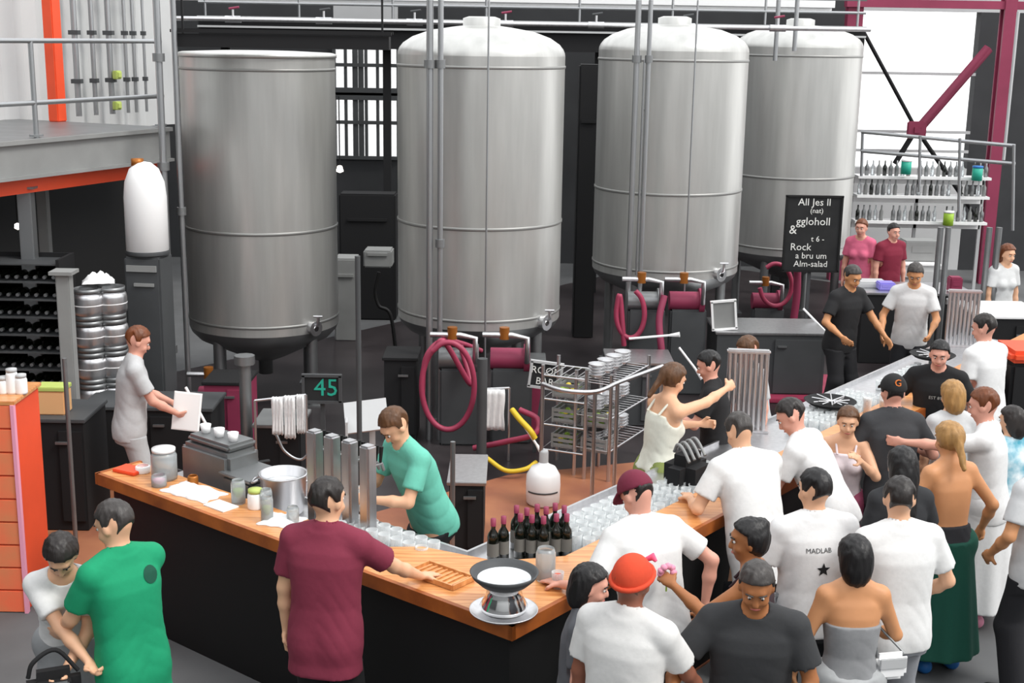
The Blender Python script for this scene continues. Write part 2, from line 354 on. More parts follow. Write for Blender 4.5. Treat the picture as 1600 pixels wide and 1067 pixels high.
    tm_ = topmat or cloth(top.strip('#'), top)
    hemz = hem if hem is not None else (.80 if tops in ('tee', 'shirt') else .92)
    def below(z0): return lambda G: -((G-Pv)@up-(z0-.93))
    def b_top(g):
        trunk(g, .014 if not female else .011, .03, low=None if tops in ('tank', 'tube') else (.176 if not female else .158))
        ln = {'tee': .66, 'shirt': 1.0, 'tank': 0, 'tube': 0, 'long': 1.0}[tops]
        if ln:
            for k in 'lr':
                a, b, c = arm[k]; e = a+(b-a)*ln; g.cone(a, e, .064*width, .061*width, .025); g.cone(a*.5+e*.5, e+(e-a)*.15, .060*width, .068*width, .02)
                if tops in ('shirt',): g.cone(b, b+(c-b)*.25, .056, .05, .02)
                if tops == 'long': g.cone(b, c-(c-b)*.06, .054, .036, .02)
    cl = [below(hemz)]
    if tops == 'tee':
        for k in 'lr':
            a, b, c = arm[k]; dd = unit(b-a); e = a+dd*L1*.70
            cl.append(lambda G, e=e, dd=dd, a=a: np.where(np.linalg.norm(G-(e+dd*.04), axis=-1) < .085, (G-e)@dd, -1))
    if tops in ('tank', 'tube'):
        top_z = tubez if tops == 'tube' else .44
        cl.append(lambda G: (G-Pv)@up-top_z)
        for sg in (-1, 1): cl.append(lambda G, sg=sg: (G-Pv)@X*sg-(.125+.0*sg))
        cl = [cl[0], cl[1]] + ([] if tops == 'tube' else [])
        for sg in (-1, 1): cl.append(lambda G, sg=sg: -(sd_ell(G, S['r' if sg > 0 else 'l']-.01*up, (.075, .09, .11))))
    else: cl.append(neck(.066 if not female else .08))
    nm = {'tee': 't_shirt', 'shirt': 'shirt', 'tank': 'tank_top', 'tube': 'strapless_top', 'long': 'long_sleeved_top'}[tops]
    to = gar(nm, tm_, .02, b_top, cl)
    if tops == 'tank':
        for sg in (-1, 1):
            mb = MB(); pts_ = [Ct+.10*up+X*sg*.07+Fw*.112, Nk-.02*up+X*sg*.085+Fw*.03, Nk-.015*up+X*sg*.085-Fw*.04, Ct+.10*up+X*sg*.075-Fw*.115]
            mb.tube(bez(pts_, 6), .010, 6); mb.build('strap', tm_, loc)
    bm_ = cloth(bottom.strip('#'), bottom)
    if bots in ('trousers', 'shorts'):
        def b_bot(g):
            trunk(g, .008, .03)
            for sg in (-1, 1): g.cone(Pv+X*sg*hipw*.9, Hip['r' if sg > 0 else 'l'], .104*width, .100, .04)
            for k in 'lr':
                a, b, c = leg[k]; g.cone(a, b, .103, .082, .04); g.cone(b, c, .082, .072, .03); g.cone(b-np.array([0, .03, 0]), c-np.array([0,.03,0]), .075, .068, .03)
        zc = .07 if bots == 'trousers' else .46
        gar('trousers' if bots == 'trousers' else 'shorts', bm_, .03, b_bot, [lambda G: -(G[..., 2]-zc), lambda G: (G-Pv)@up-(min(.10, hemz-.93+.05) if tops in ('tee', 'shirt') else .10)], wr=.005)
    else:
        zc = {'skirt': .50, 'longskirt': .16}[bots]; r1 = .155; r2 = {'skirt': .215, 'longskirt': .25}[bots]
        def b_bot(g):
            g.cone(Pv-X*hipw, Pv+X*hipw, .122, .122, .05)
            sl, G = g.sub(lo, hi, 0); t = np.clip((.95-G[..., 2])/(.95-zc), 0, 1); ang = np.arctan2(G[..., 1], G[..., 0])
            rad = np.sqrt((G[..., 0]/1.12)**2+(G[..., 1]*1.05)**2)-(r1+(r2-r1)*t+.010*t*np.sin(ang*9)); rad = np.maximum(rad, G[..., 2]-.97); g.smin(sl, rad.astype(np.float32), .03)
        gar('skirt', bm_, .03, b_bot, [lambda G: -(G[..., 2]-zc), lambda G: (G-Pv)@up-.10], wr=.0)
    # shoes
    for k, sg in (('l', -1), ('r', 1)):
        c = leg[k][2]; g = Field((c[0]-.09, c[1]-.14, -.01), (c[0]+.12, c[1]+.26, .16), .012)
        g.cone(c-np.array([0, .03, .035]), c+np.array([sg*.03, .155, -.048]), .047, .040, .03); g.cone(c+np.array([0, -.01, -.02]), c+np.array([sg*.02, .09, -.04]), .046, .042, .03)
        g.clip(lambda G: -(G[..., 2]-.004)); g.mesh('shoe', mat('shoe_'+shoe.strip('#'), shoe, .5), loc)
    # hair
    hm = mat('hair_'+hair, HAIRC[hair], .45, 0, .3, 30, .4, stretch=(1, 1, .2))
    if style != 'bald':
        g = Field(Hd-.34 if style in ('long', 'pony') else Hd-.2, Hd+.26, .009)
        ez = 1.12 if style == 'short' else 1.2
        g.ell(Hd+hz*.032-hy*.018, (.087*ez/1.1, .104*ez/1.1, .106), HR, .02)
        if style in ('bob', 'long'): g.ell(Hd-hy*.05-hz*.04, (.092, .08, .12), HR, .03)
        if style == 'long': g.cone(Hd-hy*.06-hz*.05, Nk-Fw*.10-up*.12, .078, .06, .04)
        if style == 'bun': g.ell(Hd-hy*.085+hz*.08, (.05, .048, .045), HR, .012); g.ell(Hd-hy*.05-hz*.0, (.086, .075, .10), HR, .02)
        if style == 'pony': g.cone(Hd-hy*.10+hz*.04, Hd-hy*.15-hz*.18, .035, .018, .02)
        G = g.grid(); q = (G-Hd)@HR
        D = g.D+.0035*np.sin(q[..., 0]*150+np.sin(q[..., 1]*60)*2)*np.sin(q[..., 1]*110+q[..., 2]*40)
        line = .030 if style in ('short',) else .02
        face = np.minimum(np.minimum(q[..., 1]-.010-np.clip((q[..., 2]-.055)*1.6, -.004, .2), (.105-q[..., 2])*1.2), .10-np.abs(q[..., 0])*1.0)
        D = np.maximum(D, face)
        if style == 'short': D = np.maximum(D, -(q[..., 2]+.070+q[..., 1]*.55)); D = np.maximum(D, np.where((np.abs(q[..., 0]) > .06), -(q[..., 2]+.0-np.clip(-q[..., 1]-.02, 0, .1)*1.2), -1))
        g.D = D.astype(np.float32); g.mesh('hair', hm, loc)
    # eyes, brows and lips
    for sg in (-1, 1):
        mb = MB(); e = Hd+hx*sg*.031+hy*.0765+hz*.012; mb.lathe((0, 0, 0), [(0.0001, -.009), (.0065, -.0065), (.009, 0), (.0065, .0065), (.0001, .009)], 8)
        mb.V = [Vector(e)+v for v in mb.V]; eo = mb.build('eye', mat('eye_white', '#e9e6e2', .2), loc)
        mb = MB(); mb.lathe((0, 0, 0), [(0.0001, -.006), (.005, -.003), (.006, 0), (.005, .003), (.0001, .006)], 8); mb.V = [Vector(e+hy*.0075)+v for v in mb.V]; mb.build('iris', mat('eye_dark', '#20160f', .2), loc)
        mb = MB(); mb.tube([Vector(Hd+hx*sg*.014+hy*.091+hz*.036), Vector(Hd+hx*sg*.032+hy*.088+hz*.041), Vector(Hd+hx*sg*.05+hy*.074+hz*.034)], .004, 6); mb.build('eyebrow', hm, loc)
    mb = MB(); mb.tube([Vector(Hd+hx*q-hz*.057+hy*(.092-abs(q)*.25)) for q in (-.024, -.01, 0, .01, .024)], [.003, .006, .0055, .006, .003], 6); mb.build('lips', mat('lips', '#b06058', .5), loc)
    if hat:
        kind_, hc, emb = hat; hm2 = cloth('hat_'+hc.strip('#'), hc)
        g = Field(Hd-.22, Hd+.26, .009); g.ell(Hd+hz*.035-hy*.014, (.096, .112, .112), HR, .02)
        G = g.grid(); q = (G-Hd)@HR; D = np.maximum(g.D, -(q[..., 2]-.035-q[..., 1]*.25)) if kind_ == 'cap' else np.maximum(g.D, -(q[..., 2]-.02-q[..., 1]*.5))
        g.D = D.astype(np.float32); ho = g.mesh('cap' if kind_ == 'cap' else 'bandana', hm2, loc)
        if kind_ == 'cap':
            g = Field(Hd-.25, Hd+.25, .008); sl, G = g.sub(Hd-.24, Hd+.24, 0); q = (G-Hd)@HR
            b = np.maximum(np.sqrt((q[..., 0])**2+(q[..., 1]-.08)**2)-.083, np.abs(q[..., 2]-.065+(q[..., 1]-.08)*.35+q[..., 0]**2*3)-.007); b = np.maximum(b, -(q[..., 1]-.05)); g.D[sl] = b; g.mesh('cap_brim', hm2, loc)
            if emb:
                mb = MB(); c0 = Hd+hz*.085-hy*.118
                Vv, Ff = text_mesh('G', .07, .006); Rr = Matrix(np.stack([-hx*1., hy, unit(hz-hy*.0)], 1).tolist())
                mb.V = [Vector(c0)+Rr @ Vector((-v.x, v.y, v.z-.03)) for v in Vv]; mb.F = Ff; mb.S = [False]*len(Ff); mb.build('cap_emblem', mat('emblem_orange', emb, .6), loc)
        else:
            mb = MB(); mb.tube([Vector(Hd+hz*(.04+.5*q1)+hy*q1+hx*q0) for q0, q1 in [(.098*math.cos(t), .112*math.sin(t)-.01) for t in np.linspace(0, 2*PI, 20, endpoint=False)]], .013, 8, closed=True); mb.build('bandana_band', hm2, loc)
            mb = MB(); c0 = Vector(Hd+hy*.125+hz*.105+hx*.01)
            mb.tube([c0, c0+Vector(hx*.03+hz*.02), c0+Vector(hx*.05)], [.012, .02, .008], 8); mb.build('bandana_knot', mat('knot_pink', '#e0567a', .7), loc)
    # place: head centre seen at (px, py)
    yw = math.radians(yaw); R3 = np.array(Matrix.Rotation(yw, 3, 'Z'))
    if at is None:
        w = P(px, py, s*(Hd[2]+.01)+standz); off = R3@(Hd*s); base = np.array([w[0]-off[0], w[1]-off[1], standz])
    else: base = np.array([at[0], at[1], standz])
    loc.location = base; loc.rotation_euler = (0, 0, yw); loc.scale = (s, s, s)
    def tow(p): return base+R3@(np.array(p)*s)
    info = dict(o=loc, top=to, tow=tow, palm={k: tow(tips[k][0]+tips[k][1]*.07+tips[k][2]*.04) for k in 'lr'}, Fw=Fw, up=up, X=X, Ct=Ct, Nk=Nk, Pv=Pv, S=S, yaw=yw, s=s, tips=tips)
    return info
def decal(info, part, m, V, Fc, cx, cz, back=True, sc=1.0, name='print'):
    "projects a printed mark onto the cloth of the chest or back"
    to = info['top']; me = to.data; bv = BVHTree.FromPolygons([v.co for v in me.vertices], [tuple(p.vertices) for p in me.polygons])
    Fw = Vector(info['Fw']); X = Vector(info['X']); up = Vector(info['up']); C0 = Vector(info['Ct']); out = []
    d = Fw if back else -Fw; sgn = 1 if back else -1
    for v in V:
        o = C0+X*(sgn*(v.x*sc+cx))+up*(v.z*sc+cz)-d*.5; h_, n_, i_, _ = bv.ray_cast(o, d); out.append((h_-d*.004) if h_ is not None else o+d*.38)
    o = raw(name, out, Fc, m, info['o']); return o
def fine(V, Fc):
    bm = bmesh.new(); vs = [bm.verts.new(v) for v in V]
    for f in Fc:
        try: bm.faces.new([vs[i] for i in f])
        except ValueError: pass
    bmesh.ops.subdivide_edges(bm, edges=bm.edges[:], cuts=1); bmesh.ops.triangulate(bm, faces=bm.faces[:]); bm.verts.index_update()
    V2 = [v.co.copy() for v in bm.verts]; F2 = [tuple(v.index for v in f.verts) for f in bm.faces]; bm.free(); return V2, F2
# ---------------------------------------------------------------- the place: grid of the bar (u along the left arm, v along the right arm)
OB = P(800, 978, 1.08); OB = Vector((OB[0], OB[1], 0)); UV = Vector((-.780, .625, 0)); VV = Vector((.625, .780, 0))
def BF(a, b, z=0.): return OB+UV*a+VV*b+Vector((0, 0, z))
AU = math.atan2(.625, -.780); AV = math.atan2(.780, .625)       # headings of u and v
def poly(name, pts, m, **k):
    o = raw(name, pts, [tuple(range(len(pts)))], m); return tag(o, **k)
def slab(name, pts, z0, z1, m, parent=None, **k):
    "extruded polygon, pts as xy"
    n = len(pts); V = [Vector((p[0], p[1], z0)) for p in pts]+[Vector((p[0], p[1], z1)) for p in pts]
    mb = MB(); mb.add(V, [tuple(range(n))[::-1], tuple(range(n, 2*n))]+[(i, (i+1) % n, n+(i+1) % n, n+i) for i in range(n)]); o = mb.build(name, m, parent)
    return tag(o, **k)
# floors
slab('floor', [(-16, -6), (16, -6), (16, 30), (-16, 30)], -.1, 0, M['concrete'], kind='structure')
slab('trim_1', [BF(.06, .12), BF(9, .12), BF(9, 1.7), BF(3.9, 1.7), BF(3.5, 4.3), BF(2.7, 5.6), BF(.06, 5.8)], 0, .012, M['brown'], kind='structure')
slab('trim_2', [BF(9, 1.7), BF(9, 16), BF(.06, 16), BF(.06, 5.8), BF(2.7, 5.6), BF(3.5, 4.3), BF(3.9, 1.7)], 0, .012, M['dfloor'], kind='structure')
# back wall with the tall window between the first two tanks and the big bay on the right
YW = 24.0
def wallbox(name, x0, x1, z0, z1, m, y=YW, t=.25, parent=None):
    mb = MB(); mb.box(((x0+x1)/2, y+t/2, (z0+z1)/2), (x1-x0, t, z1-z0)); o = mb.build(name, m, parent)
    if not parent: tag(o, kind='structure')
    return o
def xz(px, py, Y=YW): w = PY(px, py, Y); return w[0], w[2]
wx0 = xz(522, 100)[0]; wx1 = xz(622, 100)[0]; wz0 = xz(560, 246)[1]; wz1 = xz(560, 60)[1]
bx0 = xz(1336, 100)[0]; bx1 = xz(1526, 100)[0]; bz0 = xz(1400, 262)[1]; bz1 = xz(1400, 17)[1]
wallbox('wall_back', -16, wx0, 0, 5.6, M['dwall']); wallbox('wall_back.001', wx0, wx1, 0, wz0, M['dwall']); wallbox('wall_back.002', wx0, wx1, wz1, 5.6, M['lgrey'])
wallbox('wall_back.003', wx1, bx0, 0, 5.6, M['dwall']); wallbox('wall_back.004', bx0, bx1, 0, bz0, M['wall']); wallbox('wall_back.005', bx0, 10.4, bz1, 5.6, M['lgrey']); wallbox('wall_back.006', bx1, 10.4, 0, bz1, M['dwall'])
# window bars
wn = thing('window_1', ((wx0+wx1)/2, YW, wz0), None, None); wn['kind'] = 'structure'
mb = MB()
for q in (.0, .18, .33, .42, .5, .68, .86, 1.): mb.box((wx0+(wx1-wx0)*q, YW-.02, (wz0+wz1)/2), (.05 if q not in (.33, .42) else .09, .08, wz1-wz0))
for q in (0, .3, .52, .56, .78, .98): mb.box(((wx0+wx1)/2, YW-.04, wz0+(wz1-wz0)*q), (wx1-wx0, .08, .06 if q not in (.52, .56) else .13))
mb.build('window_bars', M['dgrey'], wn)
mb = MB(); mb.box(((wx0+wx1)/2, YW+.15, (wz0+wz1)/2), (wx1-wx0, .02, wz1-wz0)); mb.build('pane', M['glass'], wn)
wn = thing('window_2', ((bx0+bx1)/2, YW, bz0), None, None); wn['kind'] = 'structure'
mb = MB()
for py in (115, 206, 236): z = xz(1430, py)[1]; mb.box(((bx0+bx1)/2, YW+.02, z), (bx1-bx0, .05, .05))
mb.build('window_bars', M['lgrey'], wn)
# left wall of ribbed sheet behind the upper walkway, dark rooms below
def wallseg(name, p0, p1, z0, z1, m, t=.15, kind='structure'):
    p0 = Vector((*p0[:2], 0)); p1 = Vector((*p1[:2], 0)); d = p1-p0; n = Vector((-d.y, d.x, 0)).normalized()*t
    o = slab(name, [p0, p1, p1+n, p0+n], z0, z1, m); return tag(o, kind=kind)
WA = Vector((P(0, 220, 3.1)[0], P(0, 220, 3.1)[1], 0)); WB = Vector((P(232, 200, 3.1)[0], P(232, 200, 3.1)[1], 0)); WD = (WB-WA).normalized(); WN = Vector((-WD.y, WD.x, 0))
def WF(s, t, z=0.): return WA+WD*s+WN*t+Vector((0, 0, z))
mb = MB(); nr = 60
for i in range(nr):
    a = WF(-5+i*.17, 2.0+(0 if i % 2 else .05)); b = WF(-5+(i+1)*.17, 2.0+(.05 if i % 2 else 0)); mb.add([a+Vector((0, 0, 2.9)), b+Vector((0, 0, 2.9)), b+Vector((0, 0, 5.6)), a+Vector((0, 0, 5.6))], [(0, 1, 2, 3)])
o = mb.build('wall_left', M['wall'], None); tag(o, kind='structure')
wallseg('wall_left.001', WF(-5, 3.2), WF(5.4, 3.2), 0, 2.9, M['dark'])
# hall walls out of the frame: they shade the room and show in the steel of the tanks
wallseg('wall_rear', (-11, -6), (15, -6), 0, 6, M['wall']); wallseg('wall_side_left', (-10.5, 30), (-10.5, -6), 0, 9, M['dwall']); wallseg('wall_side_right', (15, -6), (15, 16), 0, 4.5, M['wall'])
# ---- upper walkway on the left
o = thing('walkway', WF(1, 0, 2.7), 'raised steel walkway with pipe railing above the dark rooms at left', 'walkway')
LW = (WB-WA).length+.25
mb = MB(); ang = math.atan2(WD.y, WD.x)
mb = MB(WF(0, 0), ang); mb.box((LW/2-2, 1.0, 3.04), (LW+4, 2.1, .12)); mb.build('deck', M['dsteel'], o)
mb = MB(WF(0, 0), ang); mb.box((LW/2-2, -.04, 2.92), (LW+4, .06, .30)); mb.box((LW/2-2, -.09, 3.08), (LW+4, .05, .04)); mb.box((LW/2-2, -.09, 2.76), (LW+4, .06, .03)); mb.build('edge_beam', M['grey'], o)
for z in (3.42, 3.98):
    mb = MB(WF(0, 0), ang); mb.tube([(-4, 0, z), (LW, 0, z)], .024, 10); mb.build('rail', M['pipe'], o)
for q in (-1.6, .45, LW-.05):
    mb = MB(WF(0, 0), ang); mb.tube([(q, 0, 3.0), (q, 0, 3.98)], .024, 10); mb.box((q, 0, 3.12), (.12, .06, .02)); mb.build('railing_post', M['pipe'], o)
mb = MB(WF(0, 0), ang); mb.box((LW/2-2, .10, 2.66), (LW+4, .14, .13)); o = mb.build('lintel_beam', M['orange'], None); tag(o, 'orange painted steel beam under the left walkway', 'beam')
# pipes on the wall, orange post
def PW(px, py, t):
    d = Vector(ray(px, py)); w0 = WF(0, t); k = (w0.x*WN.x+w0.y*WN.y)/(d.x*WN.x+d.y*WN.y); return Vector((d.x*k, d.y*k, EYE+d.z*k))
for i, (px, r) in enumerate(((119, .035), (146, .028), (172, .035), (197, .022), (210, .022), (226, .018))):
    w = PW(px, 100, 1.85); w.z = 0; mb = MB(); mb.tube([w+Vector((0, 0, 3.1)), w+Vector((0, 0, 5.5))], r, 8)
    t = thing('wall_pipe', w+Vector((0, 0, 3.1)), 'vertical grey pipe clipped to the pale ribbed wall above the walkway', 'pipe', 'pipes on the upper left wall'); mb.build('pipe', M['pipe'], t)
    for z in (3.5, 4.05, 4.5):
        mb = MB(); mb.box(w+Vector((0, 0, z)), (r*3.2, r*3, .05)); mb.build('pipe_clip', M['dgrey'], t)
w = PW(85, 100, 1.4); w.z = 0; mb = MB(w, ang); mb.box((0, 0, 4.3), (.14, .14, 2.4), bev=.01); o = mb.build('steel_post', M['orange'], None); tag(o, 'bright orange steel post standing on the left walkway', 'post')
for py, lab in ((117, 'upper small pale green box on a pipe behind the walkway railing'), (165, 'lower small pale green box on a pipe behind the walkway railing')):
    w = PW(183, py, 1.75); mb = MB(w, ang); mb.box((0, 0, 0), (.10, .07, .10), bev=.01); mb.box((0, -.04, 0), (.06, .02, .06), bev=.005); o = mb.build('signal_box', M['lgreen'], None); tag(o, lab, 'box')
# columns under the walkway
for px, lab in ((50, 'pale steel column under the left walkway, left of the paired one'), (76, 'thin grey steel column beside the paler one under the left walkway')):
    b = PW(px, 450, .12 if px < 60 else .9); mb = MB((b.x, b.y, 0)); mb.box((0, 0, 1.34), (.13 if px < 60 else .10, .12, 2.66), bev=.008); mb.box((0, 0, 2.64), (.22, .2, .02)); mb.box((0, 0, .03), (.2, .2, .02)); o = mb.build('steel_column', M['pipe'] if px < 60 else M['grey'], None); tag(o, lab, 'column')
o = thing('hanging_lamp', P(28, 359, 2.0), 'small lit lamp hanging in the dark room at left', 'lamp'); w = Vector(P(28, 359, 2.0))
mb = MB(w); mb.lathe((0, 0, 0), [(.001, 0), (.035, .02), (.03, .06), (.001, .075)], 12); mb.build('bulb', mat('bulb', '#fff6e6', emit=6.), o); mb = MB(w); mb.tube([(0, 0, .07), (0, 0, .72)], .006, 6); mb.build('cord', M['black'], o)
o = thing('hanging_lamp.001', P(531, 268, 2.7), 'small lit lamp in the gap between the first two tanks', 'lamp'); w = Vector(PY(531, 270, 17.5)); o.location = w
mb = MB(w); mb.lathe((0, 0, 0), [(.001, 0), (.05, .02), (.03, .09), (.001, .1)], 12); mb.build('bulb', MATS['bulb'], o); mb = MB(w); mb.tube([(0, 0, .1), (0, 0, 1.0)], .008, 6); mb.build('cord', M['black'], o)
# white tank with brown cap on a dark post
w = P(237, 520, 1.15); X0 = Vector((w[0], w[1], 0)); Yt = w[1]
zt0 = PY(229, 396, Yt)[2]; zt1 = PY(229, 252, Yt)[2]; hgt = zt1-zt0
t = thing('white_drum', X0+Vector((0, 0, zt0)), 'tall white rounded drum with a brown cap above a dark stand at left', 'drum')
mb = MB(X0); mb.lathe((0, 0, zt0), [(.001, 0), (.17, .0), (.205, .03), (.205, hgt*.62), (.19, hgt*.78), (.14, hgt*.92), (.07, hgt*.985), (.001, hgt)], 32); mb.build('drum_body', M['white'], t)
mb = MB(X0); mb.lathe((-.06, 0, zt0+hgt*.95), [(.001, 0), (.06, 0), (.06, .07), (.001, .075)], 20); mb.build('cap', M['copper'], t)
mb = MB(X0); mb.lathe((0, 0, zt0), [(.21, 0), (.215, .02), (.21, .04)], 32); mb.build('hoop', M['dgrey'], t)
t = thing('equipment_stand', X0, 'dark grey cabinet stand carrying the white drum at left', 'stand')
mb = MB(X0, -.1); mb.box((0, .0, zt0/2), (.36, .36, zt0-.02), bev=.02); mb.build('cabinet_body', M['dgrey'], t)
mb = MB(X0, -.1); mb.box((-.0, -.19, zt0-.12), (.30, .02, .06)); mb.box((.02, -.19, zt0-.28), (.2, .02, .03)); mb.build('control_strip', M['grey'], t)
# ---------------------------------------------------------------- tanks
def tank(px, Y, D, ytop, ybot, label, flat=False, legs=True, valve=None, seam=.62, levels=()):
    R = D/2; c = PY(px, 300, Y); X, Yc = c[0], c[1]
    dist = math.hypot(X, Yc); fx, fy = X*(1-R/dist), Yc*(1-R/dist)           # nearest wall point
    z0 = PY(px, ybot, fy)[2]; z1 = PY(px, ytop, fy)[2]
    t = thing('steel_tank', (X, Yc, 0), label, 'tank', 'steel brewing tanks in a row'); o = (X, Yc, 0); H = z1-z0
    mb = MB(o); mb.lathe((0, 0, 0), [(R, z0), (R, z0+.02), (R, z1)], 96); mb.build('shell', M['tank'], t)
    mb = MB(o)
    if flat: mb.lathe((0, 0, 0), [(R, z1), (R+.02, z1+.005), (R+.02, z1+.04), (R-.01, z1+.05), (R*.96, z1+.055), (R*.5, z1+.07), (.001, z1+.075)], 96)
    else: mb.lathe((0, 0, 0), [(R, z1), (R*.995, z1+.03), (R*.975, z1+.07), (R*.93, z1+.12), (R*.82, z1+.185), (R*.62, z1+.25), (R*.35, z1+.29), (.2, z1+.305), (.2, z1+.38), (.14, z1+.4), (.001, z1+.4)], 96)
    mb.build('top', M['tank'] , t)
    mb = MB(o); mb.lathe((0, 0, 0), [(R, z0), (R*.97, z0-.06), (R*.88, z0-.14), (R*.3, z0-.38), (.08, z0-.45), (.08, z0-.6), (.001, z0-.6)], 64); mb.build('cone_bottom', M['dsteel'], t)
    for q, hb in ((seam, .012), (.04, .01), (.965, .01)):
        zz = z1-(H*q); mb = MB(o); mb.lathe((0, 0, 0), [(R+.001, zz-hb-.006), (R+.008, zz-hb), (R+.008, zz+hb), (R+.001, zz+hb+.006)], 96); mb.build('weld_band', M['band'], t)
    for k in range(4):
        a = PI/4+k*PI/2+.2; p = Vector((X+R*.86*math.cos(a), Yc+R*.86*math.sin(a), 0)); mb = MB(p); mb.tube([(0, 0, .02), (0, 0, z0-.02)], .06, 14); mb.box((0, 0, .02), (.2, .2, .02)); mb.build('leg', M['dsteel'], t)
    # manway door at the lower front, sample valve, level tube
    ad = math.atan2(-Yc, -X)
    if valve:
        for vx, vy in [valve]:
            # point on the shell seen at that pixel
            d = ray(vx, vy); d = d/np.linalg.norm(d); ox, oy = -X, -Yc; A = d[0]**2+d[1]**2; Bq = 2*(ox*d[0]+oy*d[1]); Cq = ox*ox+oy*oy-(R+.01)**2; ds = max(Bq*Bq-4*A*Cq, 0)
            s_ = (-Bq-math.sqrt(ds))/(2*A); p = Vector((d[0]*s_, d[1]*s_, EYE+d[2]*s_)); n = Vector((p.x-X, p.y-Yc, 0)).normalized()
            v = MB(); v.tube([p-n*.02, p+n*.05], .07, 16); v.tube([p+n*.05, p+n*.07], [.085, .085], 16); v.tube([p+n*.05+Vector((0, 0, .02)), p+n*.10+Vector((0, 0, .05)), p+n*.10+Vector((0, 0, .14))], .018, 8); v.tube([p+n*.10+Vector((-.05, 0, .14)), p+n*.10+Vector((.05, 0, .14))], .014, 8); vo = v.build('sample_valve', M['steel'], t)
            v = MB(); v.tube([p+n*.05, p+n*.075], [.055, .03], 14); v.build('sight_glass', mat('polished', '#f4f4f4', .12, 1), vo)
    for da, rr in levels:
        a = ad+da; n = Vector((math.cos(a), math.sin(a), 0)); p = Vector((X, Yc, 0))+n*(R+.05); mb = MB(); mb.tube([p+Vector((0, 0, z0+.05)), p+Vector((0, 0, z1-.1))], rr, 8)
        for q in (.08, .4, .75, .95): mb.tube([p-n*.06+Vector((0, 0, z0+H*q)), p+Vector((0, 0, z0+H*q))], rr*.9, 6)
        mb.build('level_pipe', M['pipe'], t)
    return dict(t=t, X=X, Y=Yc, R=R, z0=z0, z1=z1)
T1 = tank(408, 14.6, 1.67, 92, 528, 'flat-topped steel tank farthest left, behind the tap columns', True, valve=(488, 512))
T2 = tank(750, 14.4, 1.80, 88, 518, 'domed steel tank second from left, widest of the four', valve=(847, 503))
T3 = tank(1043, 16.2, 1.80, 80, 438, 'domed steel tank third from left, left of the chalkboard', valve=(1121, 428), levels=((-.35, .014),))
T4 = tank(1234, 19.3, 1.80, 74, 402, 'domed steel tank farthest right, behind the tall chalkboard', valve=None)
# dark lid gear on the first tank, catwalk over the tanks
t = thing('catwalk', (1.0, 17.8, 4.0), 'dark overhead catwalk with handrails behind the tops of the tanks', 'catwalk')
def cwz(py): return PY(800, py, 17.6)[2]
mb = MB((1.4, 21.2, 0), .02); mb.box((-1.15, .3, 4.16), (10.3, .9, .10)); mb.build('deck', M['dgrey'], t)
mb = MB((1.4, 20.9, 0), .02); mb.box((-1.15, 0, 4.08), (10.3, .10, .44)); mb.build('edge_beam', M['blackm'], t)
mb = MB((1.4, 20.8, 0), .02); mb.box((-1.15, 0, 4.30), (10.3, .06, .035)); mb.box((-1.15, .0, 4.16), (10.3, .05, .03)); mb.build('toe_board', M['lgrey'], t)
for z in (4.52, 4.72): mb = MB((1.4, 20.9, 0), .02); mb.tube([(-6.3, 0, z), (4.0, 0, z)], .022, 8); mb.build('rail', M['pipe'], t)
for i in range(8): mb = MB((1.4, 20.9, 0), .02); mb.tube([(-6.2+i*1.44, 0, 4.3), (-6.2+i*1.44, 0, 4.72)], .02, 8); mb.build('railing_post', M['pipe'], t)
for X_ in (-4.6, -2.05, 1.3, 4.3): mb = MB((X_, 21.2, 0)); mb.box((0, 0, 2.06), (.12, .12, 4.1)); mb.build('leg', M['blackm'], t)
mb = MB((0, 22.3, 0), .02); mb.box((-1.3, 0, 4.82), (13, .5, .5), bev=.05); o = mb.build('air_duct', M['white'], None); tag(o, 'long pale ventilation duct running above the tanks', 'duct')
for i in range(7):
    X_ = -3.6+i*1.15
    t = thing('catwalk_valve', (X_, 16.9, 4.1), 'small valve with handle on the pipe run above the tanks', 'valve', 'valves above the tanks')
    mb = MB((X_, 17.1, 4.24)); mb.tube([(-.1, 0, 0), (.1, 0, 0)], .045, 10); mb.tube([(0, 0, 0), (0, 0, .12)], .015, 8); mb.build('valve_body', M['steel'], t)
    mb = MB((X_, 17.1, 4.24)); mb.tube([(-.05, 0, .13), (.08, 0, .15)], .014, 8); mb.build('valve_handle', M['crimson'] if i % 3 == 0 else M['dgrey'], t)
mb = MB((0, 17.1, 0), .02); mb.tube([(-4.3, 0, 4.24), (4.5, 0, 4.24)], .03, 10); o = mb.build('process_pipe', M['steel'], None); tag(o, 'bright steel process pipe running along the catwalk over the tanks', 'pipe')
mb = MB((-2.35, 13.4, 0)); mb.box((0, .1, 4.0), (2.15, .2, .13)); mb.box((0, 0, 4.09), (2.2, .04, .03)); mb.box((0, .2, 4.10), (2.2, .04, .03)); mb.box((-1.0, .1, 4.5), (.02, .02, .9)); mb.box((1.0, .1, 4.5), (.02, .02, .9)); o = mb.build('cable_tray', M['blackm'], None); tag(o, 'black cable tray above the flat-topped left tank', 'tray')
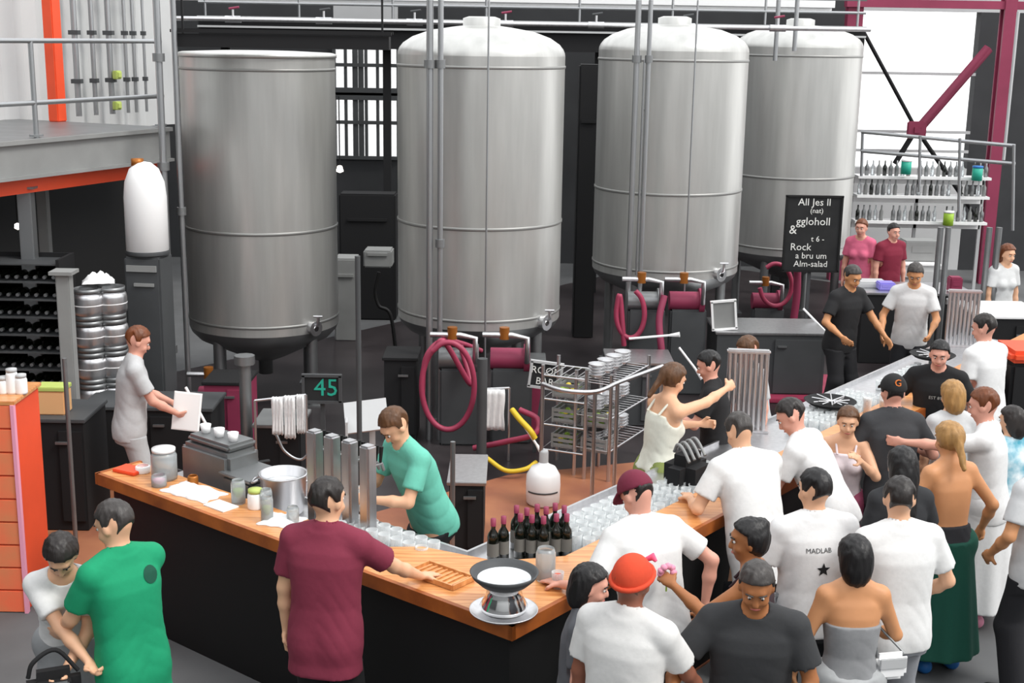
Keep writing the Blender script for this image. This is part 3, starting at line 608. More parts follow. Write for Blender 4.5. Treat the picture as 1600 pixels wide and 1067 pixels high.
# storage mess between the tanks on the back side
for (x0, x1, y0, y1, Y, m, lab) in ((532, 620, 300, 372, 19., 'blackm', 'black stack of gear in the gap right of the first tank'), (570, 614, 388, 415, 18.2, 'grey', 'grey electrical box in the gap right of the first tank'), (524, 562, 400, 560, 17.6, 'grey', 'narrow grey cabinet in the gap right of the first tank'), (905, 925, 100, 520, 18., 'blackm', 'black upright duct between the second and third tanks')):
    a = PY(x0, y0, Y); b = PY(x1, y1, Y); zb = b[2] if m == 'grey' and x0 == 570 else 0
    mb = MB(); mb.box(((a[0]+b[0])/2, Y, (a[2]+zb)/2), (b[0]-a[0], .4, a[2]-zb), bev=.02); mb.box(((a[0]+b[0])/2, Y-.21, a[2]*.8+zb*.2), ((b[0]-a[0])*.7, .03, .04)); o = mb.build('storage_cabinet' if x0 != 905 else 'upright_duct', M[m], None); tag(o, lab, 'cabinet' if x0 != 905 else 'duct')
mb = MB(); p = [PY(592, 425, 17), PY(586, 455, 17), PY(592, 478, 17), PY(610, 492, 17), PY(620, 560, 17)]; mb.tube(bez(p), .025, 8); o = mb.build('black_cable', M['black'], None); tag(o, 'thick black cable hanging in the gap right of the first tank', 'cable')
# slender service pipes in front of the tanks
def vpipe(px, ytop, ybot, zb, r, lab, m='pipe', joints=(), top=None, nm='service_pipe', cat='pipe', Yd=None):
    b = P(px, ybot, zb) if Yd is None else PY(px, ybot, Yd); Y = b[1]; b = np.array([b[0], b[1], .012 if ybot >= 440 else b[2]]); zt = top if top is not None else PY(px, ytop, Y)[2]
    t = thing(nm, (b[0], b[1], b[2]), lab, cat); mb = MB((b[0], b[1], 0)); mb.tube([(0, 0, b[2]), (0, 0, zt)], r, 10); mb.build('pipe', M[m], t)
    for jy in joints:
        z = PY(px, jy, Y)[2]; mb = MB((b[0], b[1], z)); mb.tube([(0, 0, -.04), (0, 0, .04)], r*1.7, 10); mb.build('coupling', M['dsteel'], t)
    return t
vpipe(268, 0, 545, 0, .035, 'outer of two tall steel pipes left of the first tank', Yd=13.2, joints=(90, 260, 545))
vpipe(293, 0, 560, 0, .028, 'inner of two tall steel pipes beside the left edge of the first tank', Yd=13.3, joints=(330,))
vpipe(671, 0, 525, 0, .035, 'left of two tall steel pipes in front of the second tank', Yd=13.0, joints=(100,))
vpipe(687, 0, 525, 0, .028, 'right of two tall steel pipes in front of the second tank', Yd=13.0, joints=(100, 380))
vpipe(982, 0, 445, 0, .032, 'left of two tall steel pipes before the third tank', Yd=14.9, joints=(92,))
vpipe(1000, 0, 445, 0, .026, 'right of two tall steel pipes before the third tank', Yd=14.9, joints=(92,))
vpipe(758, 0, 525, 0, .010, 'thin cable running down the front of the second tank', Yd=13.35)
vpipe(1070, 0, 440, 0, .010, 'thin cable running down the front of the third tank', Yd=15.1)
vpipe(1211, 0, 95, 0, .03, 'steel pipe rising above the left side of the fourth tank', Yd=18.2)
vpipe(1241, 0, 80, 0, .03, 'short steel pipe above the fourth tank', Yd=18.2, top=None)
vpipe(388, 560, 752, 0, .055, 'thick grey steel post with a round cap before the first tank', m='dsteel', joints=(562,), nm='steel_post', cat='post', Yd=11.5)
vpipe(563, 400, 800, 0, .022, 'slim dark pole behind the tap columns', m='dgrey', nm='slim_pole', cat='pole', Yd=10.2)
vpipe(752, 560, 730, 0, .05, 'dark grey post beside the red hose coil', m='dgrey', nm='steel_post', cat='post', Yd=12.)
vpipe(707, 690, 790, 0, .02, 'thin steel post behind the teal-shirted bartender', m='pipe', nm='slim_pole', cat='pole', Yd=9.6)
vpipe(115, 560, 790, 0, .018, 'thin grey pole standing at the left end of the bar', m='dsteel', nm='slim_pole', cat='pole', Yd=9.9)
# ---------------------------------------------------------------- bar counter (L-shaped)
LA, LB = 3.72, 9.2
bar = thing('bar_counter', BF(0, 0), 'long L-shaped bar with amber wood top and black front', 'bar counter')
def bslab(name, ab, z0, z1, m): return slab(name, [BF(a, b) for a, b in ab], z0, z1, m, parent=bar)
bslab('wood_top', [(0, 0), (LA, 0), (LA, .34), (1.25, .36), (1.1, .50), (.62, .62), (.36, .95), (.34, LB), (0, LB)], 1.045, 1.08, M['wood'])
mb = MB(); e = .012
for (p, q, ax) in ((BF(-e, -e), BF(LA, -e), 0), (BF(-e, -e), BF(-e, LB), 1), (BF(LA+e, -e), BF(LA+e, .36), 1)):
    n = VV if ax == 0 else UV
    if q.x < -2.6 and ax == 1: n = -UV
    mb.add([p+Vector((0, 0, 1.0)), q+Vector((0, 0, 1.0)), q+n*.03+Vector((0, 0, 1.0)), p+n*.03+Vector((0, 0, 1.0)), p+Vector((0, 0, 1.082)), q+Vector((0, 0, 1.082)), q+n*.03+Vector((0, 0, 1.082)), p+n*.03+Vector((0, 0, 1.082))], [(0, 1, 2, 3), (4, 5, 6, 7), (0, 1, 5, 4), (1, 2, 6, 5), (2, 3, 7, 6), (3, 0, 4, 7)])
mb.build('wood_edge', M['wood_edge'], bar)
bslab('front_panel', [(.07, .07), (LA-.08, .07), (LA-.08, .12), (.12, .12), (.12, LB), (.07, LB)], 0, 1.04, M['black'])
bslab('back_bench', [(.30, .30), (LA-.1, .30), (LA-.1, .80), (1.0, .80), (1.0, LB), (.30, LB)], .93, .955, M['steel'])
bslab('bench_lip', [(.98, .78), (LA-.1, .78), (LA-.1, .80), (1.0, .80), (1.0, LB), (.98, LB)], .955, .99, M['steel'])
bslab('cabinet', [(.14, .14), (LA-.12, .14), (LA-.12, .76), (.96, .76), (.96, LB), (.14, LB)], 0.0125, .925, M['blackm'])
BZ = .955
for a_ in (.4, 1.6, 2.8):
    mb = MB(BF(a_+.6, .80), AU); mb.box((0, -.0, .5), (1.1, .02, .74), bev=.005); d = mb.build('door', M['dgrey'], bar); mb = MB(BF(a_+.6, .81), AU); mb.tube([(-.2, -.03, .8), (.2, -.03, .8)], .01, 8); mb.build('handle', M['steel'], d)
# tap columns
for i, px in enumerate((487, 520, 548, 580)):
    a_ = 2.06-i*.16; w = BF(a_, .52, BZ); lab = ('leftmost of the four square steel tap columns on the bar', 'second steel tap column from left on the bar', 'third steel tap column from left on the bar', 'rightmost of the four square steel tap columns, nearest the teal-shirted bartender')[i]
    t = thing('tap_column', w, lab, 'beer tap', 'square steel tap columns', AU); h_ = .66
    mb = MB(w, AU); mb.box((0, 0, h_/2), (.085, .085, h_), bev=.012); mb.build('column', M['steel'], t)
    mb = MB(w, AU); mb.box((0, 0, .008), (.14, .14, .016), bev=.004); mb.build('base_plate', M['steel'], t)
    for q in (-.02, .02):
        mb = MB(w, AU); mb.tube([(q, -.04, h_-.14), (q, -.10, h_-.14), (q, -.12, h_-.19)], .011, 8); s_ = mb.build('spout', M['dsteel'], t); mb = MB(w, AU); mb.tube([(q, -.09, h_-.13), (q, -.10, h_-.03)], [.009, .014], 8); mb.build('tap_handle', M['black'], s_)
def tower(px, py, lab, a_=.62, zb=BZ, h_=.60, wd=.46):
    w = Vector(P(px, py, zb)); AV = -.1
    t = thing('tap_tower', w, lab, 'tap tower'); n = 8
    for k in range(n): mb = MB(w, AV); mb.tube([((k-n/2+.5)*wd/n, 0, .02), ((k-n/2+.5)*wd/n, 0, h_)], wd/n*.46, 12); mb.build('pipe', M['steel'], t)
    mb = MB(w, AV); mb.box((0, 0, .01), (wd+.04, .16, .02), bev=.005); mb.build('base_plate', M['steel'], t); mb = MB(w, AV); mb.box((0, 0, h_+.01), (wd+.01, .08, .03), bev=.01); mb.build('top_rail', M['steel'], t)
    for k in range(4): mb = MB(w, AV); mb.tube([((k-1.5)*.1, .03, h_-.1), ((k-1.5)*.1, .12, h_-.1), ((k-1.5)*.1, .13, h_-.16)], .011, 8); s_ = mb.build('spout', M['dsteel'], t)
    return t
tower(1163, 672, 'fluted steel tap tower in mid bar, beside the woman in the white tank top', wd=.34, h_=.66); tower(1500, 540, 'fluted steel tap tower farthest along the bar at right', wd=.34, h_=.58)
# ---- glassware -----------------------------------------------------------
def glass_proto(kind, w, lab, grp, lvl=None, drink='gold'):
    t = thing('drinking_glass', w, lab, 'glass', grp); R, Hh = {'pint': (.040, .14), 'tumbler': (.036, .095), 'tall': (.032, .16), 'wine': (.036, .2)}[kind]
    mb = MB(w)
    if kind == 'wine': mb.lathe((0, 0, 0), [(.001, 0), (.034, .002), (.006, .01), (.005, .085), (.02, .1), (.036, .13), (.033, .19), (.0315, .19), (.034, .13), (.001, .104)], 14)
    else: mb.lathe((0, 0, 0), [(.001, 0), (R*.75, 0), (R, Hh), (R-.003, Hh), (R*.75-.003, .008), (.001, .008)], 14)
    mb.build('bowl', M['glass'], t)
    if lvl: mb = MB(w); mb.lathe((0, 0, 0), [(.001, .010), (R*.73-.003, .010), (R*(.75+.25*lvl)-.0045, Hh*lvl), (.001, Hh*lvl)], 14); mb.build('drink', M[drink], t); 
    if lvl and drink == 'gold': mb = MB(w); mb.lathe((0, 0, 0), [(.001, Hh*lvl+.001), (R*(.75+.25*lvl)-.0046, Hh*lvl+.001), (R*(.76+.25*lvl)-.0045, Hh*lvl+.014), (.001, Hh*lvl+.014)], 14); mb.build('foam', M['white'], t)
    return t
gl = {}
def glass(kind, w, lab, grp, lvl=None, drink='gold'):
    k = (kind, lvl, drink, grp)
    if k not in gl: gl[k] = glass_proto(kind, w, lab, grp, lvl, drink); return gl[k]
    return dup(gl[k], w, None, lab, grp)
for a_, b_, n1, n2, lab, grp, kd in ((.40, 1.25, 4, 9, 'clear pint glass upside among rows on the steel bench near the bar corner', 'pint glasses on the corner bench', 'pint'), (.40, 2.25, 4, 10, 'clear tumbler in rows on the bench behind the capped man', 'tumblers on the mid bench', 'tumbler'), (.42, 4.55, 4, 12, 'clear glass in rows on the bench right of the fluted tap tower', 'glasses beyond the fluted tower', 'pint'), (.42, 6.3, 4, 10, 'clear glass in rows on the far bench near the black-shirted bartender', 'glasses on the far bench', 'tumbler')):
    for i in range(n1):
        for j in range(n2): glass(kd, BF(a_+i*.1, b_+j*.1, BZ), lab, grp)
for j in range(14): glass('pint', BF(1.08+(j % 7)*.105, .47+(j//7)*.11, BZ), 'clear glass on the drip tray right of the maroon-shirted man', 'glasses on the left drip tray')
glass('tumbler', Vector(P(871, 918, 1.08)), 'small glass of orange drink on the wood corner', None, .8, 'orange')
for (px, py, lab, l_) in ((585, 690, 'glass of white drink by the steel tap columns', .6), (1418, 612, 'pint of beer on the bar near the black-capped man', .8), (1300, 655, 'half-full beer glass before the group in white shirts', .6), (1265, 628, 'nearly full beer glass on the bar near the fluted tower', .85), (1380, 640, 'short beer glass left of the black-capped man', .5)):
    w = Vector(P(px, py, 1.08)); d = w-OB
    glass('pint', BF(min(max(d.dot(UV), .08), .3) if px > 700 else 1.5, d.dot(VV) if px > 700 else .2, 1.08), lab, None, l_, 'gold')
# dark bottles at the corner
def bottle(w, lab, grp, r=.036, h=.28, m='bottle', capm='crimson'):
    t = thing('wine_bottle', w, lab, 'bottle', grp); mb = MB(w); mb.lathe((0, 0, 0), [(.001, 0), (r, .003), (r, h*.58), (r*.85, h*.66), (r*.4, h*.76), (r*.36, h*.97), (r*.44, h*.975), (r*.44, h), (.001, h)], 16); mb.build('glass_body', M[m], t)
    mb = MB(w); mb.lathe((0, 0, 0), [(r*.46, h*.84), (r*.47, h*1.005), (.001, h*1.008)], 12); mb.build('foil', M[capm], t)
    mb = MB(w); mb.lathe((0, 0, 0), [(r+.0008, h*.16), (r+.0008, h*.46)], 16); mb.build('paper_label', mat('grey_label', '#6d6a64', .8), t); return t  # bottle labels in one flat grey
bp = None
for k, (px, py) in enumerate(((806, 848), (822, 852), (838, 846), (852, 850), (866, 844), (880, 848), (812, 862), (830, 864), (848, 866), (868, 862), (884, 862), (770, 870), (786, 866))):
    w = Vector(P(px, py+8, BZ))
    if bp is None: bp = bottle(w, 'dark wine bottle in the cluster standing at the bar corner', 'dark bottles at the bar corner')
    else: dup(bp, w)
# bowl on a stand: black pan with steel basin and tray below
w = Vector(P(787, 958, 1.08)); t = thing('serving_stand', w, 'round steel cooling bowl on a short stand above a steel tray at the bar corner', 'serving stand')
mb = MB(w); mb.lathe((0, 0, 0), [(.001, .004), (.145, .004), (.18, .026), (.185, .028), (.185, .022), (.15, -.0), (.001, 0)], 40); mb.build('tray', M['steel'], t)
mb = MB(w); mb.lathe((0, 0, 0), [(.001, .02), (.12, .02), (.13, .05), (.10, .1), (.09, .16), (.12, .17), (.001, .17)], 32); mb.build('pedestal', mat('polished', '#f4f4f4', .12, 1), t)
mb = MB(w); mb.lathe((0, 0, 0), [(.001, .168), (.13, .175), (.172, .215), (.185, .24), (.175, .24), (.162, .218), (.12, .19), (.001, .186)], 40); mb.build('bowl', M['dgrey'], t)
mb = MB(w); mb.lathe((0, 0, 0), [(.001, .203), (.155, .206), (.162, .216)], 40); mb.build('ice', mat('ice', '#dfe3e6', .3, 0, .25, 25, .5), t)
# steel drip trays and folded items on the bar
def onbar(px, py, z=1.08): return Vector(P(px, py, z))
def tray(a_, b_, da, db, lab, z=1.08, m='steel'):
    w = BF(a_, b_, z); mb = MB(w, AU); mb.box((0, 0, .008), (da, db, .012), bev=.004)
    for q in (-1, 1): mb.box((0, q*db/2, .018), (da, .01, .03)); mb.box((q*da/2, 0, .018), (.01, db, .03))
    for i in range(int(da/.04)): mb.box((-da/2+.03+i*.04, 0, .02), (.012, db*.9, .006))
    o = mb.build('drip_tray', M[m], None); return tag(o, lab, 'tray')
tray(1.42, .18, .42, .16, 'slatted wooden drip mat on the bar right of the maroon-shirted man', m='wood_edge'); tray(.70, .22, .34, .18, 'slatted wooden board near the bar corner, left of the steel bowl', m='wood')
tray(1.3, .52, .55, .28, 'steel drip tray under the glasses right of the maroon-shirted man', z=BZ)
def towel(w, rz, dx, dy, lab, m='towel', nm='bar_towel', hh=.03):
    mb = MB(w, rz); n = 12; V = []; Fc = []
    for k in (0, 1):
        for i in range(n+1):
            for j in range(n+1):
                x = (i/n-.5)*dx*(1+.06*math.sin(j*1.3)); y = (j/n-.5)*dy*(1+.06*math.cos(i*1.7)); ed = min(i, n-i, j, n-j)/3; z = (hh*min(1, ed)*(.7+.3*math.sin(i*1.1)*math.cos(j*1.4))+.003) if k else .001; V.append((x, y, z))
    N = (n+1)**2
    for i in range(n):
        for j in range(n):
            a = i*(n+1)+j; Fc.append((a, a+1, a+n+2, a+n+1)); Fc.append((N+a, N+a+n+1, N+a+n+2, N+a+1))
    for i in range(n):
        for a, b in ((i, i+1), (n*(n+1)+i, n*(n+1)+i+1), (i*(n+1), (i+1)*(n+1)), (i*(n+1)+n, (i+1)*(n+1)+n)): Fc.append((a, b, N+b, N+a))
    mb.add(V, Fc, True); o = mb.build(nm, M[m], None); return tag(o, lab, 'towel')
towel(BF(2.90, .19, 1.08), AU+.1, .42, .22, 'crumpled white towel lying on the left arm of the bar', hh=.05)
towel(BF(2.05, .22, 1.08), AU+.4, .26, .2, 'small white cloth on the bar left of the maroon-shirted man', hh=.045)
mb = MB(BF(2.55, .14, 1.081), AU); mb.box((0, 0, .004), (.20, .13, .008)); o = mb.build('paper_stack', M['paper'], None); tag(o, 'short stack of white paper on the left arm of the bar', 'paper')
# containers at the left end: (a, b, kind, label)
def jar(w, r, h, lab, m='frost', lid='lgrey', fill=None, nm='storage_jar', cat='jar'):
    t = thing(nm, w, lab, cat); mb = MB(w); mb.lathe((0, 0, 0), [(.001, 0), (r, 0), (r*1.04, h*.1), (r*1.04, h*.85), (r*.85, h), (r*.82, h), (r*.97, h*.84), (r*.95, .01), (.001, .01)], 20); mb.build('jar_body', M[m], t)
    if lid: mb = MB(w); mb.lathe((0, 0, h*.99), [(.001, 0), (r*.95, 0), (r*.95, .022), (.001, .026)], 20); mb.build('lid', M[lid], t)
    if fill: mb = MB(w); mb.lathe((0, 0, 0), [(.001, .014), (r*.9, .014), (r*.9, h*.55), (.001, h*.6)], 16); mb.build('contents', M[fill], t)
    return t
jar(BF(3.28, .24, 1.08), .085, .20, 'large clear jar with pale lid near the left end of the bar', 'frost', 'white')
jar(BF(3.18, .12, 1.08), .05, .08, 'small pinkish clear cup in front of the large jar', 'frost', None, 'pink', 'plastic_cup', 'cup')
jar(BF(3.50, .22, 1.08), .05, .05, 'low white dish at the left end of the bar', 'white', None, None, 'dish', 'dish')
jar(BF(3.02, .28, 1.08), .035, .07, 'small brown spice pot right of the large jar', 'copper', None, None, 'spice_pot', 'pot')
mb = MB(BF(3.58, .17, 1.08), AU+.2); mb.box((0, 0, .012), (.2, .14, .024), bev=.005); o = mb.build('menu_folder', M['orange'], None); tag(o, 'orange menu folder lying at the left end of the bar', 'menu')
jar(BF(2.52, .26, 1.08), .045, .16, 'jar of lime wedges on the left arm of the bar', 'frost', None, 'lime'); jar(BF(2.36, .27, 1.08), .05, .11, 'pale plastic tub beside the lime jar', 'white', 'lgreen', None, 'plastic_tub', 'tub')
w = BF(2.42, .56, BZ); t = thing('ice_bucket', w, 'large round steel ice bucket left of the tap columns', 'ice bucket')
mb = MB(w); mb.lathe((0, 0, 0), [(.001, 0), (.12, 0), (.135, .02), (.155, .26), (.165, .27), (.165, .28), (.15, .28), (.13, .03), (.001, .02)], 36); mb.build('bucket', M['steel'], t); mb = MB(w); mb.lathe((0, 0, 0), [(.001, .2), (.142, .2), (.145, .21), (.05, .235), (.001, .22)], 30); mb.build('ice', mat('ice', '#dfe3e6', .3), t)
for q in (-1, 1): mb = MB(w); mb.tube(bez([(q*.16, -.04, .24), (q*.20, -.04, .22), (q*.20, .04, .22), (q*.16, .04, .24)], 4), .008, 8); mb.build('handle', M['steel'], t)
for i, (a_, b_) in enumerate(((2.0, .16), (2.17, .30), (1.86, .25))): jar(BF(a_+.12, b_, 1.08), .038, .17-.03*i, ('tall clear bottle of green syrup by the ice bucket', 'clear water carafe in front of the ice bucket', 'squat clear cup right of the ice bucket')[i], 'frost', None, ('lgreen', None, None)[i], 'carafe', 'carafe')
jar(Vector(P(852, 905, 1.08)), .055, .19, 'clear water pitcher right of the steel bowl at the bar corner', 'frost', None, None, 'pitcher', 'pitcher')
jar(BF(.16, 1.35, 1.08), .03, .07, 'small clear dish on the wood beside the arm of the capped man', 'frost', None, None, 'dish', 'dish')
for k, (b_, lab) in enumerate(((5.05, 'black oval tray piled with cutlery near the black-capped man'), (7.3, 'black oval tray with steel tongs near the far fluted tower'))):
    w = BF(.62, b_, BZ+.0); t = thing('cutlery_tray', w+Vector((0, 0, .15)), lab, 'tray'); w = w+Vector((0, 0, .15))
    mb = MB(w); mb.lathe((0, 0, 0), [(.001, 0), (.17, .0), (.22, .035), (.21, .035), (.165, .008), (.001, .008)], 28); mb.build('tray_dish', M['blackm'], t)
    for j in range(7): mb = MB(w, j*.7); mb.tube([(-.15, .02*j-.05, .03), (.15, .02*j-.05, .05)], .007, 6); mb.build('utensil', M['steel'], t)
    mb = MB(w); mb.tube([(0, 0, -.15), (0, 0, .0)], .03, 10); mb.build('foot', M['dsteel'], t)
# steel juicer and tubs behind the left arm
w = BF(3.15, .62, BZ); t = thing('coffee_machine', w, 'dull steel espresso machine with dark spouts behind the left arm of the bar', 'coffee machine', None, AU)
mb = MB(w, AU); mb.box((0, 0, .16), (.52, .30, .30), bev=.03); mb.box((0, -.02, .34), (.46, .26, .05), bev=.02); mb.build('body', M['dsteel'], t)
for q in (-.13, .13): mb = MB(w, AU); mb.tube([(q, -.15, .22), (q, -.20, .22), (q, -.20, .17)], .028, 12); g_ = mb.build('group_head', M['steel'], t); mb = MB(w, AU); mb.tube([(q, -.2, .15), (q, -.33, .13)], [.012, .017], 8); mb.build('portafilter_handle', M['black'], g_)
mb = MB(w, AU); mb.box((0, -.19, .03), (.5, .1, .04), bev=.01); mb.build('drip_tray', M['steel'], t)
for q in (-.15, 0, .15): mb = MB(w, AU); mb.lathe((q, 0, .366), [(.001, 0), (.03, 0), (.04, .06), (.036, .06), (.028, .005), (.001, .005)], 12); mb.build('cup', M['white'], t)
w = BF(2.78, .60, BZ); mb = MB(w, AU); mb.box((0, 0, .09), (.30, .30, .18), bev=.02); mb.box((0, 0, .19), (.33, .33, .02), bev=.005); o = mb.build('steel_container', M['dsteel'], None); tag(o, 'grey steel container right of the espresso machine', 'container')
# stacked plates / dark crate by bar corner items
w = Vector(P(985, 742, BZ)); d = w-OB; w = BF(.62, d.dot(VV), BZ)
t = thing('cooler_bag', w, 'black soft bag with curly straps on the bench behind the capped man', 'bag'); mb = MB(w, AV); mb.box((0, 0, .14), (.36, .26, .28), bev=.08); mb.build('bag_body', M['blackm'], t)
for k in range(4): mb = MB(w, AV); mb.tube(bez([(-.14+k*.07, -.1, .26), (-.1+k*.07, -.02, .33), (-.06+k*.07, .05, .34), (-.02+k*.06, .1, .27)], 5), .012, 6); mb.build('strap', M['grey'], t)
# jug on the inner floor
w = Vector(P(848, 786, .012)); t = thing('plastic_jug', w, 'white plastic jug with a narrow neck on the brown floor inside the bar', 'jug')
mb = MB(w); mb.lathe((0, 0, 0), [(.001, 0), (.13, 0), (.15, .02), (.155, .18), (.15, .27), (.11, .34), (.05, .37), (.04, .39), (.001, .39)], 36); mb.build('jug_body', M['white'], t)
mb = MB(w); mb.lathe((0, 0, 0), [(.042, .38), (.042, .48), (.036, .50), (.001, .50)], 18); mb.build('neck', M['lgrey'], t)
mb = MB(w); mb.lathe((0, 0, 0), [(.1565, .13), (.1565, .145)], 36, -2.6, -.6); mb.build('level_mark', M['dgrey'], t)
# ---- service area between bar and tanks -----------------------------------
# long low steel bench runs with racks
def cab(px0, px1, py, zt, depth, lab, m='blackm', topm='steel', Y=None, nm='work_table', cat='table', rz=0.):
    a = PY(px0, py, Y); b = PY(px1, py, Y); w_ = b[0]-a[0]; cx = (a[0]+b[0])/2; t = thing(nm, (cx, Y+depth/2, 0), lab, cat, None, rz); o_ = (cx, Y+depth/2, 0)
    mb = MB(o_, rz); mb.box((0, 0, zt-.015), (w_+.04, depth+.03, .03), bev=.005); mb.build('worktop', M[topm], t)
    mb = MB(o_, rz); mb.box((0, 0, (zt-.03)/2+.01), (w_, depth, zt-.05)); mb.build('cabinet', M[m], t)
    mb = MB(o_, rz); mb.box((w_*.25, -depth/2-.01, zt*.5), (w_*.44, .02, zt*.8), bev=.005); d_ = mb.build('door', M[m], t); mb = MB(o_, rz); mb.box((w_*.1, -depth/2-.03, zt*.8), (.1, .02, .02)); mb.build('handle', M['dsteel'], d_)
    return t
cab(45, 128, 640, .98, .6, 'black back counter left of the bar, under the bottle rack', Y=10.3, topm='dgrey', nm='back_counter', cat='counter')
cab(128, 330, 665, .80, .55, 'long black back counter behind the grey-shirted worker', Y=11.3, topm='dgrey', nm='back_counter', cat='counter')
cab(702, 756, 745, .62, .7, 'low black cabinet with slatted steel top below the red hose', Y=9.95, nm='floor_cabinet', cat='cabinet')
cab(398, 470, 690, .75, .5, 'dark cabinet behind the hanging white towels', Y=11.0, topm='dsteel', nm='floor_cabinet', cat='cabinet')
cab(772, 850, 625, .78, .6, 'crimson painted cabinet behind the single hanging towel', 'crimson', 'dsteel', Y=13.1, nm='floor_cabinet')
cab(600, 650, 560, .9, .5, 'black pump cabinet left of the red hose coil', 'blackm', 'blackm', Y=12.9, nm='floor_cabinet')
cab(318, 385, 590, .72, .5, 'dark crimson cabinet in the shade below the first tank', 'crimson', 'blackm', Y=12.5, nm='floor_cabinet')
# rail with hanging towels
def hang(px, y0, y1, wpx, lab, Y, grp=None, m='towel'):
    a = PY(px, y0, Y); b = PY(px, y1, Y); w_ = wpx/FPX*Y*1.02; n = 10; V = []; Fc = []
    for k, dz in ((0, -.025), (1, .025)):
        for i in range(n+1):
            for j in range(9): V.append((a[0]+(i/n-.5)*w_*(1+.05*math.sin(j)), Y+dz+.012*math.sin(i*2.1+j*.3)+(.0 if j else 0), a[2]+(b[2]-a[2])*j/8+(0.01*math.sin(i*1.9) if j == 8 else 0)))
    N = (n+1)*9
    for i in range(n):
        for j in range(8):
            q = i*9+j; Fc += [(q, q+1, q+10, q+9), (N+q, N+q+9, N+q+10, N+q+1)]
        q = i*9; Fc += [(q, q+9, N+q+9, N+q), (q+8, N+q+8, N+q+17, q+17)]
    for j in range(8): Fc += [(j, N+j, N+j+1, j+1), (n*9+j, n*9+j+1, N+n*9+j+1, N+n*9+j)]
    mb = MB(); mb.add(V, Fc, True); o = mb.build('hanging_towel', M[m], None); return tag(o, lab, 'towel', grp)
mb = MB(); a = PY(398, 626, 10.9); b = PY(478, 617, 10.9); mb.tube([a, b], .012, 8); mb.tube([a, (a[0], a[1], .4)], .012, 8); mb.tube([b, (b[0], b[1], .4)], .012, 8); mb.tube([(a[0], a[1], .4), (a[0], a[1]+.3, .012)], .012, 8); mb.tube([(b[0], b[1], .4), (b[0], b[1]+.3, .012)], .012, 8); mb.tube([(a[0], a[1], .4), (a[0], a[1]-.15, .012)], .012, 8); mb.tube([(b[0], b[1], .4), (b[0], b[1]-.15, .012)], .012, 8)
o = mb.build('towel_rail', M['steel'], None); tag(o, 'thin steel rail holding the white towels before the first tank', 'rail')
hang(433, 621, 678, 17, 'left white towel hanging on the rail before the first tank', 10.85); hang(452, 619, 684, 17, 'middle white towel hanging on the rail before the first tank', 10.87); hang(469, 617, 676, 12, 'narrow right towel hanging on the rail before the first tank', 10.89)
hang(773, 609, 671, 32, 'white towel hanging alone right of the red hose coil', 12.3)
mb = MB(); a = PY(752, 608, 12.33); b = PY(796, 606, 12.33); mb.tube([a, b], .012, 8); mb.tube([a, (a[0], a[1], .015)], .014, 8); mb.tube([b, (b[0], b[1], .015)], .014, 8); o = mb.build('towel_rail', M['steel'], None); tag(o, 'steel rail of the single towel right of the red hose coil', 'rail')
# tilted steel hood / sheet at 540-600
c = Vector(PY(572, 650, 10.6)); mb = MB(c, .1); mb.box((0, 0, 0), (.36, .30, .02), rot=(.75, -.12, 0)); mb.box((-.16, -.05, -.08), (.02, .2, .14)); mb.box((.05, .12, -.55), (.05, .05, .9)); o = mb.build('splash_screen', M['lgrey'], None); tag(o, 'tilted pale steel screen behind the tap columns', 'screen')
# hoses
def hose(pts, r, lab, m='red', nm='hose'):
    mb = MB(); mb.tube(bez(pts, 8), r, 10); o = mb.build(nm, M[m], None); return tag(o, lab, 'hose')
def ov(cx, cy, rx, ry, Y, t0, t1, n=14, dy=.0): return [Vector(PY(cx+rx*math.cos(t), cy+ry*math.sin(t), Y+dy*i/n)) for i, t in enumerate(np.linspace(t0, t1, n))]
hose(ov(700, 603, 41, 68, 12.4, -2.2, 4.6, 18, .1)+[Vector(PY(735, 600, 12.6)), Vector(PY(720, 540, 12.8))], .028, 'large looped red hose hanging below the second tank')
hose([Vector(PY(660, 620, 12.6)), Vector(PY(665, 560, 12.6)), Vector(PY(690, 532, 12.7)), Vector(PY(720, 536, 13.)), Vector(PY(752, 548, 13.2))], .026, 'red hose arching from the second tank outlet behind the loop')
hose([Vector(PY(740, 700, 12.2)), Vector(PY(790, 690, 12.1)), Vector(PY(835, 678, 12.)), Vector(PY(840, 655, 12.1)), Vector(PY(812, 640, 12.2))], .028, 'pale red hose lying low right of the white towel')
hose(ov(985, 490, 22, 38, 14.6, -1.2, 3.9, 12)+[Vector(PY(975, 540, 14.6))], .03, 'red hose loop hanging below the left of the third tank')
hose([Vector(PY(1038, 462, 14.6)), Vector(PY(1030, 500, 14.5)), Vector(PY(1034, 550, 14.4)), Vector(PY(1038, 590, 14.4))], .04, 'thick crimson hose hanging straight below the third tank', 'crimson')
hose(ov(1212, 445, 25, 33, 17.2, -2.2, 3.0, 12), .03, 'red hose loop left of the tall chalkboard')
hose([Vector(PY(1246, 420, 17.)), Vector(PY(1245, 460, 17.)), Vector(PY(1240, 500, 17.))], .05, 'crimson hose hanging right below the tall chalkboard', 'crimson')
hose([Vector(PY(760, 715, 11.9)), Vector(PY(790, 735, 11.8)), Vector(PY(820, 733, 11.8)), Vector(PY(838, 722, 11.9))], .022, 'yellow green hose curling on the floor left of the white jug', 'yhose')
hose([Vector(PY(800, 640, 12.)), Vector(PY(812, 655, 11.9)), Vector(PY(828, 672, 11.8)), Vector(PY(836, 685, 11.8))], .028, 'yellow hose hanging beside the sloping brush pole', 'yhose')
hose([Vector(PY(432, 680, 10.5)), Vector(PY(445, 705, 10.5)), Vector(PY(470, 718, 10.5)), Vector(PY(490, 700, 10.5)), Vector(PY(512, 690, 10.5))], .012, 'thin grey hose looping below the hanging towels', 'pipe')
